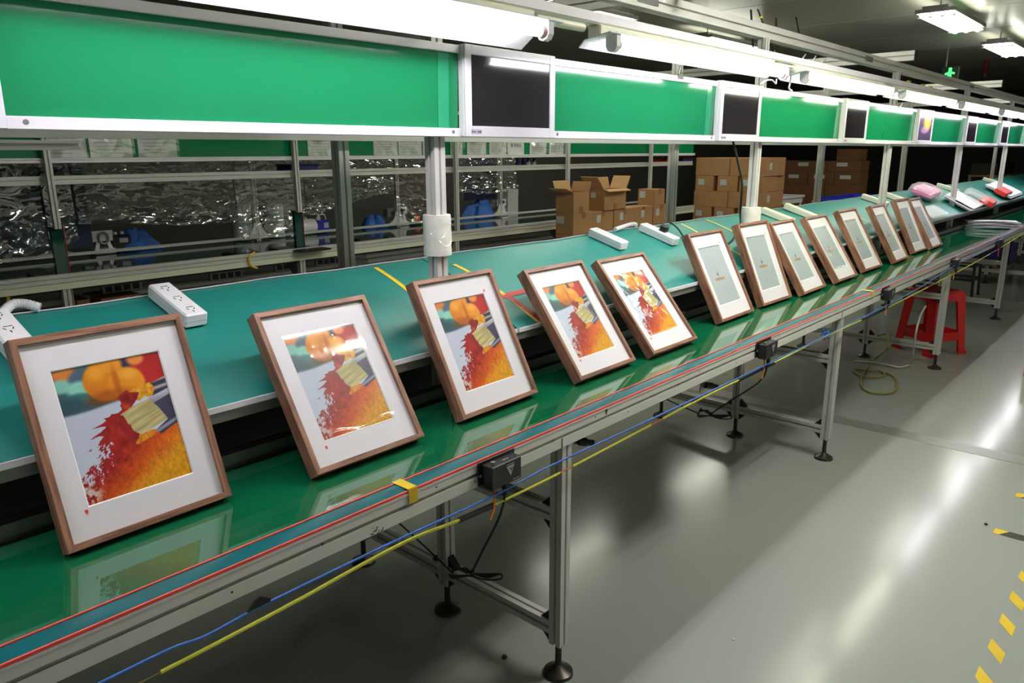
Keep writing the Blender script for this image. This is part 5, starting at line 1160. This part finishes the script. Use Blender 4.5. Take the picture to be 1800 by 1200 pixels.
# ------------------------------------------------------------------ cardboard boxes
def carton(x0, x1, y0, y1, z0, z1, label, m='card', open_=False, labels=(), group='cartons in the aisle stacks', tapes=True):
    cx_, cy_ = (x0+x1)/2, (y0+y1)/2
    t = thing('cardboard_box', label, 'box', (cx_, cy_, z0), (0, 0, 0), group); e = 0.0015
    mm_ = M[m]
    if not open_:
        obj('body', MB().b2(x0+e, x1-e, y0+e, y1-e, z0, z1-e, 0.003), mm_, t)
        if tapes:
            obj('parcel_tape', MB().b2(cx_-0.022, cx_+0.022, y0-0.0, y1, z1-0.05, z1-0.0006), M['tape_brown'], t)
    else:
        th = 0.005
        for b in ((x0+e, x1-e, y0+e, y0+th), (x0+e, x1-e, y1-th, y1-e), (x0+e, x0+th, y0+th, y1-th), (x1-th, x1-e, y0+th, y1-th)): obj('side', MB().b2(*b, z0, z1), mm_, t)
        obj('bottom', MB().b2(x0+th, x1-th, y0+th, y1-th, z0, z0+th), M['card_in'], t)
        for (ax, sg), tilt, L in open_:
            if ax == 'x':
                xx = x0 if sg < 0 else x1; d = Vector((sg*math.sin(tilt), 0, math.cos(tilt))); o_ = Vector((xx, y0, z1)); w_ = Vector((0, y1-y0, 0))
            else:
                yy = y0 if sg < 0 else y1; d = Vector((0, sg*math.sin(tilt), math.cos(tilt))); o_ = Vector((x0, yy, z1)); w_ = Vector((x1-x0, 0, 0))
            n_ = d.cross(w_).normalized()*0.004; A = [o_, o_+w_, o_+w_+d*L, o_+d*L]
            obj('flap', MB().add(A+[q+n_ for q in A], [(0, 1, 2, 3), (7, 6, 5, 4), (0, 4, 5, 1), (1, 5, 6, 2), (2, 6, 7, 3), (3, 7, 4, 0)]), M['card_in'], t)
        obj('parcel_tape', MB().b2(cx_-0.022, cx_+0.022, y0-0.0004, y0+0.001, z0, z0+0.05), M['tape_brown'], t)
    for face, c, w_, z_, h_ in labels:
        if face == '-y': obj('paper_label', MB().b2(c-w_/2, c+w_/2, y0-0.0008, y0+0.0008, z_, z_+h_), M['paper'], t)
        else: obj('paper_label', MB().b2(x0-0.0008, x0+0.0008, c-w_/2, c+w_/2, z_, z_+h_), M['paper'], t)
    return t
YA, YB = 3.70, 3.885
pal = thing('pallet_table', 'low steel table carrying the nearer carton stack', 'table', (5.5, 3.79, 0))
obj('top', MB().b2(4.82, 6.4, 3.64, 3.95, 0.42, 0.45), M['steel'], pal)
for xx in (4.9, 6.3):
    for yy in (3.68, 3.9): obj('leg', MB().b2(xx-0.02, xx+0.02, yy-0.02, yy+0.02, 0, 0.42), M['steel'], pal)
rows = [(0.451, 0.622), (0.622, 0.795), (0.795, 0.968)]
xs = [4.86, 5.14, 5.44, 5.76, 6.08, 6.36]
for r_, (za, zb_) in enumerate(rows):
    for k in range(len(xs)-1):
        n_ = ('lowest', 'second', 'upper')[r_]+' layer, '+('first', 'second', 'third', 'fourth', 'fifth')[k]+' from left'
        lb = []
        if r_ == 2: lb = [('-x', YB-0.05, 0.08, zb_-0.09, 0.06)] if k == 0 else [('-y', xs[k]+0.05+0.03*k % 0.1, 0.055, zb_-0.1, 0.065)]
        carton(xs[k], xs[k+1]-0.003, YA+0.006*(k % 2), YB, za, zb_, 'closed cardboard box in the nearer stack, '+n_, 'card', False, lb, 'cartons in the nearer stack')
za = 0.968
carton(4.86, 5.07, YA, YB, za, 1.135, 'open cardboard box topping the nearer stack at left, flap folded out', 'card', [(('x', -1), 1.25, 0.1), (('x', 1), 0.3, 0.08), (('y', 1), 0.35, 0.09)], [], 'cartons in the nearer stack')
carton(5.27, 5.60, YA-0.01, YB-0.02, za, 1.138, 'open cardboard box topping the nearer stack in the middle, flaps up', 'card', [(('x', -1), 0.75, 0.15), (('x', 1), 0.5, 0.12), (('y', 1), 0.25, 0.1), (('y', -1), 1.9, 0.05)], [('-x', YB-0.08, 0.05, 1.07, 0.045)], 'cartons in the nearer stack')
carton(6.09, 6.27, YA, YB, za, 1.112, 'closed cardboard box alone on the right top of the nearer stack', 'card', False, [('-x', YB-0.05, 0.06, 1.03, 0.06)], 'cartons in the nearer stack')
# second stack, its end facing the camera
tb = thing('low_table', 'low steel table carrying the farther carton stack', 'table', (8.75, 4.1, 0))
obj('top', MB().b2(8.38, 9.35, 3.66, 4.66, 0.40, 0.43), M['steel'], tb)
for xx in (8.44, 9.3):
    for yy in (3.72, 4.6): obj('leg', MB().b2(xx-0.02, xx+0.02, yy-0.02, yy+0.02, 0, 0.40), M['steel'], tb)
zz = [0.431, 0.61, 0.795, 0.985, 1.165, 1.375]
lay = [[(3.70, 4.13), (4.135, 4.57)], [(3.72, 4.0), (4.04, 4.30), (4.335, 4.58)], [(3.70, 4.13), (4.135, 4.58)], [(3.71, 4.0), (4.02, 4.28), (4.33, 4.57)], [(3.70, 4.13), (4.135, 4.575)]]
for r_ in range(5):
    for k, (ya, yb) in enumerate(lay[r_]):
        lb = []
        if r_ in (1, 3): lb = [('-x', yb-0.08, 0.08, zz[r_]+0.07, 0.07)]
        if r_ in (0, 2, 4) and k == 0: lb = [('-y', 8.60, 0.07, zz[r_]+0.07, 0.08)]
        n_ = ('bottom', 'second', 'middle', 'fourth', 'top')[r_]+' layer, '+('right end', 'middle' if len(lay[r_]) == 3 else 'left end', 'left end')[k]
        carton(8.44, 9.02 if r_ % 2 == 0 else 8.82, ya, yb, zz[r_], zz[r_+1], 'closed cardboard box in the farther stack, '+n_, 'card', False, lb, 'cartons in the farther stack', False)
    if r_ in (1, 3):
        carton(8.86, 9.10, 3.73, 4.1, zz[r_], zz[r_+1], 'cardboard box tucked at the back right of the farther stack, %s layer' % ('second' if r_ == 1 else 'fourth'), 'card', False, [], 'cartons in the farther stack', False)
# dim stacks at the back
zz = [0.0, 0.19, 0.38, 0.57, 0.765, 0.955, 1.14, 1.30]
pos = [('x', 11.9, 3.75)]
for r_ in range(7):
    cs = [(3.75, 4.12), (4.12, 4.52), (4.52, 4.92)] if r_ % 2 else [(3.75, 4.25), (4.25, 4.92)]
    for k, (ya, yb) in enumerate(cs):
        lb = [('-x', (ya+yb)/2+0.02, 0.16, zz[r_]+0.08, 0.055)] if r_ % 2 or r_ == 6 else []
        carton(11.9, 12.3, ya, yb-0.004, zz[r_], zz[r_+1], 'dim brown carton in the back stack, layer %s from floor, %s' % (('one', 'two', 'three', 'four', 'five', 'six', 'seven')[r_], ('right', 'middle' if len(cs) == 3 else 'left', 'left')[k]), 'card_shaded', False, lb, 'cartons in the dim back stack', False)
carton(11.92, 12.3, 3.80, 4.12, 1.30, 1.475, 'dim brown carton alone on top of the back stack', 'card_shaded', False, [], 'cartons in the dim back stack', False)
for r_ in range(7):
    carton(12.6, 13.1, 5.15, 5.72, zz[r_], zz[r_+1]-0.002, 'shaded carton in the column behind the farther stack, layer %s' % ('one', 'two', 'three', 'four', 'five', 'six', 'seven')[r_], 'card_shaded', False, [('-x', 5.24, 0.10, zz[r_]+0.09, 0.05)] if r_ % 2 == 0 else [], 'cartons in the dark column', False)
# white side table
wt = thing('side_table', 'small white table standing behind the farther carton stack', 'table', (9.9, 4.0, 0))
p = at_y(1395, 344, 4.0); zt = p[2]
obj('top', MB().b2(9.35, 10.45, 3.98, 4.5, zt-0.03, zt, 0.004), M['white'], wt)
for xx in (9.42, 10.4):
    for yy in (4.02, 4.46): obj('leg', MB().tube([(xx, yy, 0), (xx, yy, zt-0.03)], 0.014, 8), M['white'], wt, True)
obj('apron', MB().b2(9.4, 10.42, 4.0, 4.012, zt-0.10, zt-0.03), M['white'], wt)
# stacked trays, blue and red, behind the shelf
a, b = at_y(1502, 352, 2.75), at_y(1590, 333, 2.75)
for k, (m_, nm) in enumerate((('blue', 'blue tray under the red one behind the far shelf'), ('stool', 'red tray between two blue trays behind the far shelf'), ('blue', 'blue tray on top of the red one behind the far shelf'))):
    z0 = b[2]-0.42+0.12*k
    crate(a[0]+0.02*k, a[0]+1.3, 2.75, 3.2, z0, z0+0.14 if k == 2 else z0+0.119, M[m_], nm, 'tray', False)
td = thing('trolley', 'trolley carrying the blue and red trays', 'trolley', (a[0]+0.6, 2.97, 0))
obj('deck', MB().b2(a[0]-0.02, a[0]+1.32, 2.73, 3.22, b[2]-0.45, b[2]-0.4215), M['steel'], td)
for xx in (a[0]+0.02, a[0]+1.28):
    for yy in (2.77, 3.18): obj('leg', MB().b2(xx-0.015, xx+0.015, yy-0.015, yy+0.015, 0, b[2]-0.45), M['steel'], td)
# carton corner at the right edge of the aisle
p = at_z(1797, 661, 0)
carton(p[0], p[0]+0.4, p[1]-0.5, p[1], 0.0, 0.2, 'cardboard box standing on the aisle floor at the right edge', 'card', False, [], 'aisle floor box')

# ------------------------------------------------------------------ goods on the far shelf and belt
def slope_frame(u, v, lift=0.001):
    p = shelf_at(u, v); y = min(p[1], SY1-0.02); sl = math.atan2(shelf_z(y+0.05)-shelf_z(y-0.05), 0.1)
    return (p[0], y, shelf_z(y)+lift), sl
def bag(u, v, L, W, H, rz, m_in, label, m_out='bag'):
    loc, sl = slope_frame(u, v, 0.016); t = thing('wrapped_pack', label, 'bag', loc, (sl, 0, rz))
    if m_in: obj('contents', MB().box((0, 0, H*0.5), (L*0.72, W*0.78, H*0.75), None, 0.012), M[m_in], t)
    s0 = random.random()*9
    def f(i, j):
        a = 2*PI*i; c = math.cos(a); s = math.sin(a); k = abs(2*j-1)
        w = W*0.52*(1-0.25*k**4); h = H*0.62*(1-0.75*k**3)
        return ((j-0.5)*L*1.12, math.copysign(abs(c)**0.6, c)*w*(1+0.06*math.sin(j*23+s0+i*9)), H*0.5+math.copysign(abs(s)**0.7, s)*h*(1+0.10*math.sin(j*17+i*31+s0)))
    obj('poly_wrap', MB().grid(36, 22, f), M[m_out], t, True, fix=False)
bag(1624, 348, 0.62, 0.22, 0.09, 0.1, 'pink', 'pink foam pack in clear wrap on the far shelf')
bag(1714, 352, 0.8, 0.22, 0.06, 0.15, None, 'loose clear poly bag beside the red pack')
def sheets(u, v, L, W, n, rz, m, label, cat='foam'):
    loc, sl = slope_frame(u, v, 0.014); t = thing('foam_sheets' if m == 'foam' else 'sheet_stack', label, cat, loc, (sl, 0, rz))
    for k in range(n):
        s0 = random.random()*6
        obj('sheet', MB().slab(14, 6, lambda i, j: ((i-0.5)*L+0.02*k*math.sin(s0), (j-0.5)*W+0.012*math.sin(s0+k), 0.004+0.012*k+0.004*math.sin(i*7+s0)*math.sin(j*4)), (0, 0, 0.005)), M[m], t, True)
sheets(1690, 358, 0.75, 0.26, 3, 0.08, 'foam', 'white foam sheets lying on the far shelf left of red pack')
sheets(1765, 337, 1.1, 0.28, 2, 0.05, 'foam', 'long white sheet at the back of the far shelf')
sheets(1640, 378, 0.5, 0.14, 2, 0.0, 'bag', 'thin poly sheets at the near edge of the far shelf', 'plastic film')
def redpack(u, v, L, rz, label):
    loc, sl = slope_frame(u, v, 0.016); t = thing('red_pack', label, 'pack', loc, (sl, 0, rz))
    obj('pack', MB().box((0, 0, 0.03), (L, 0.12, 0.05), None, 0.006), M['red_box'], t); obj('pale_edge', MB().box((0, -0.0605, 0.014), (L*0.96, 0.002, 0.012)), M['white_warm'], t)
redpack(1733, 362, 0.4, 0.1, 'red pack under the loose poly bag on the far shelf')
redpack(1760, 344, 0.5, 0.05, 'red pack with a pale edge near right end of the far shelf')
p = at_z(1692, 400, ZB); q = at_z(1792, 402, ZB)
ft = thing('foam_sheets', 'loose stack of white foam sheets on the far end of the green belt', 'foam', ((p[0]+q[0])/2, (p[1]+q[1])/2, ZB))
c = (p+q)/2; d = q-p; L = float(np.linalg.norm(d)); ang = math.atan2(d[1], d[0])
for k in range(5):
    s0 = random.random()*6; R = Matrix.Rotation(ang+0.03*math.sin(s0), 3, 'Z')
    def f(i, j, k=k, s0=s0, R=R):
        w = R @ Vector(((i-0.5)*L*(1-0.02*k), (j-0.5)*0.16+0.008*math.sin(s0), 0)); return (w.x, w.y, 0.004+0.014*k+0.005*math.sin(i*6+s0)*math.sin(j*3+0.5)+0.006*math.sin(i*3))
    obj('sheet', MB().slab(18, 5, f, (0, 0, 0.006)), M['foam'], ft, True, world=False)
# last station beyond the shelf
st = thing('far_rack', 'dark topped rack beyond the far end of the conveyor shelf', 'rack', (13.2, 2.5, 0))
a = at_y(1752, 306, 2.6); b = at_y(1752, 287, 2.6); x0 = a[0]
obj('top_bin', MB().b2(x0, x0+1.6, 2.6, 3.0, a[2]-0.02, b[2], 0.004), M['black'], st)
obj('shelf', MB().b2(x0-0.02, x0+1.62, 2.58, 3.02, a[2]-0.05, a[2]-0.02), M['card_in'], st)
for xx in (x0+0.45, x0+1.58): obj('post', MB().b2(xx-0.03, xx+0.03, 2.58, 2.64, 0, a[2]-0.05), M['teal_dark'], st)
for yy in (2.98,): obj('post', MB().b2(x0, x0+0.04, yy, yy+0.04, 0, a[2]-0.05), M['steel'], st)
hk = [at_y(u, v, 2.57) for u, v in ((1762, 309), (1761, 313), (1766, 316), (1772, 310))]
obj('white_hook', MB().tube(curve_pts(hk, 6), 0.028, 8), M['white'], st, True)
ct = at_y(1787, 328, 2.6); cu = thing('paper_cup', 'pale cup standing at the back of the far right end', 'cup', (ct[0], 2.05, 1.11))
obj('cup', MB().lathe([(0.035, 0), (0.045, 0.11), (0.043, 0.11), (0.033, 0.004)], (ct[0], 2.05, 1.11), 16), M['white_warm'], cu, True)
obj('cup_shelf', MB().b2(ct[0]-0.15, ct[0]+0.15, 1.96, 2.12, 1.095, 1.1095), M['steel'], cu)

for o in bpy.data.objects:
    if '_o' in o.keys(): del o['_o']
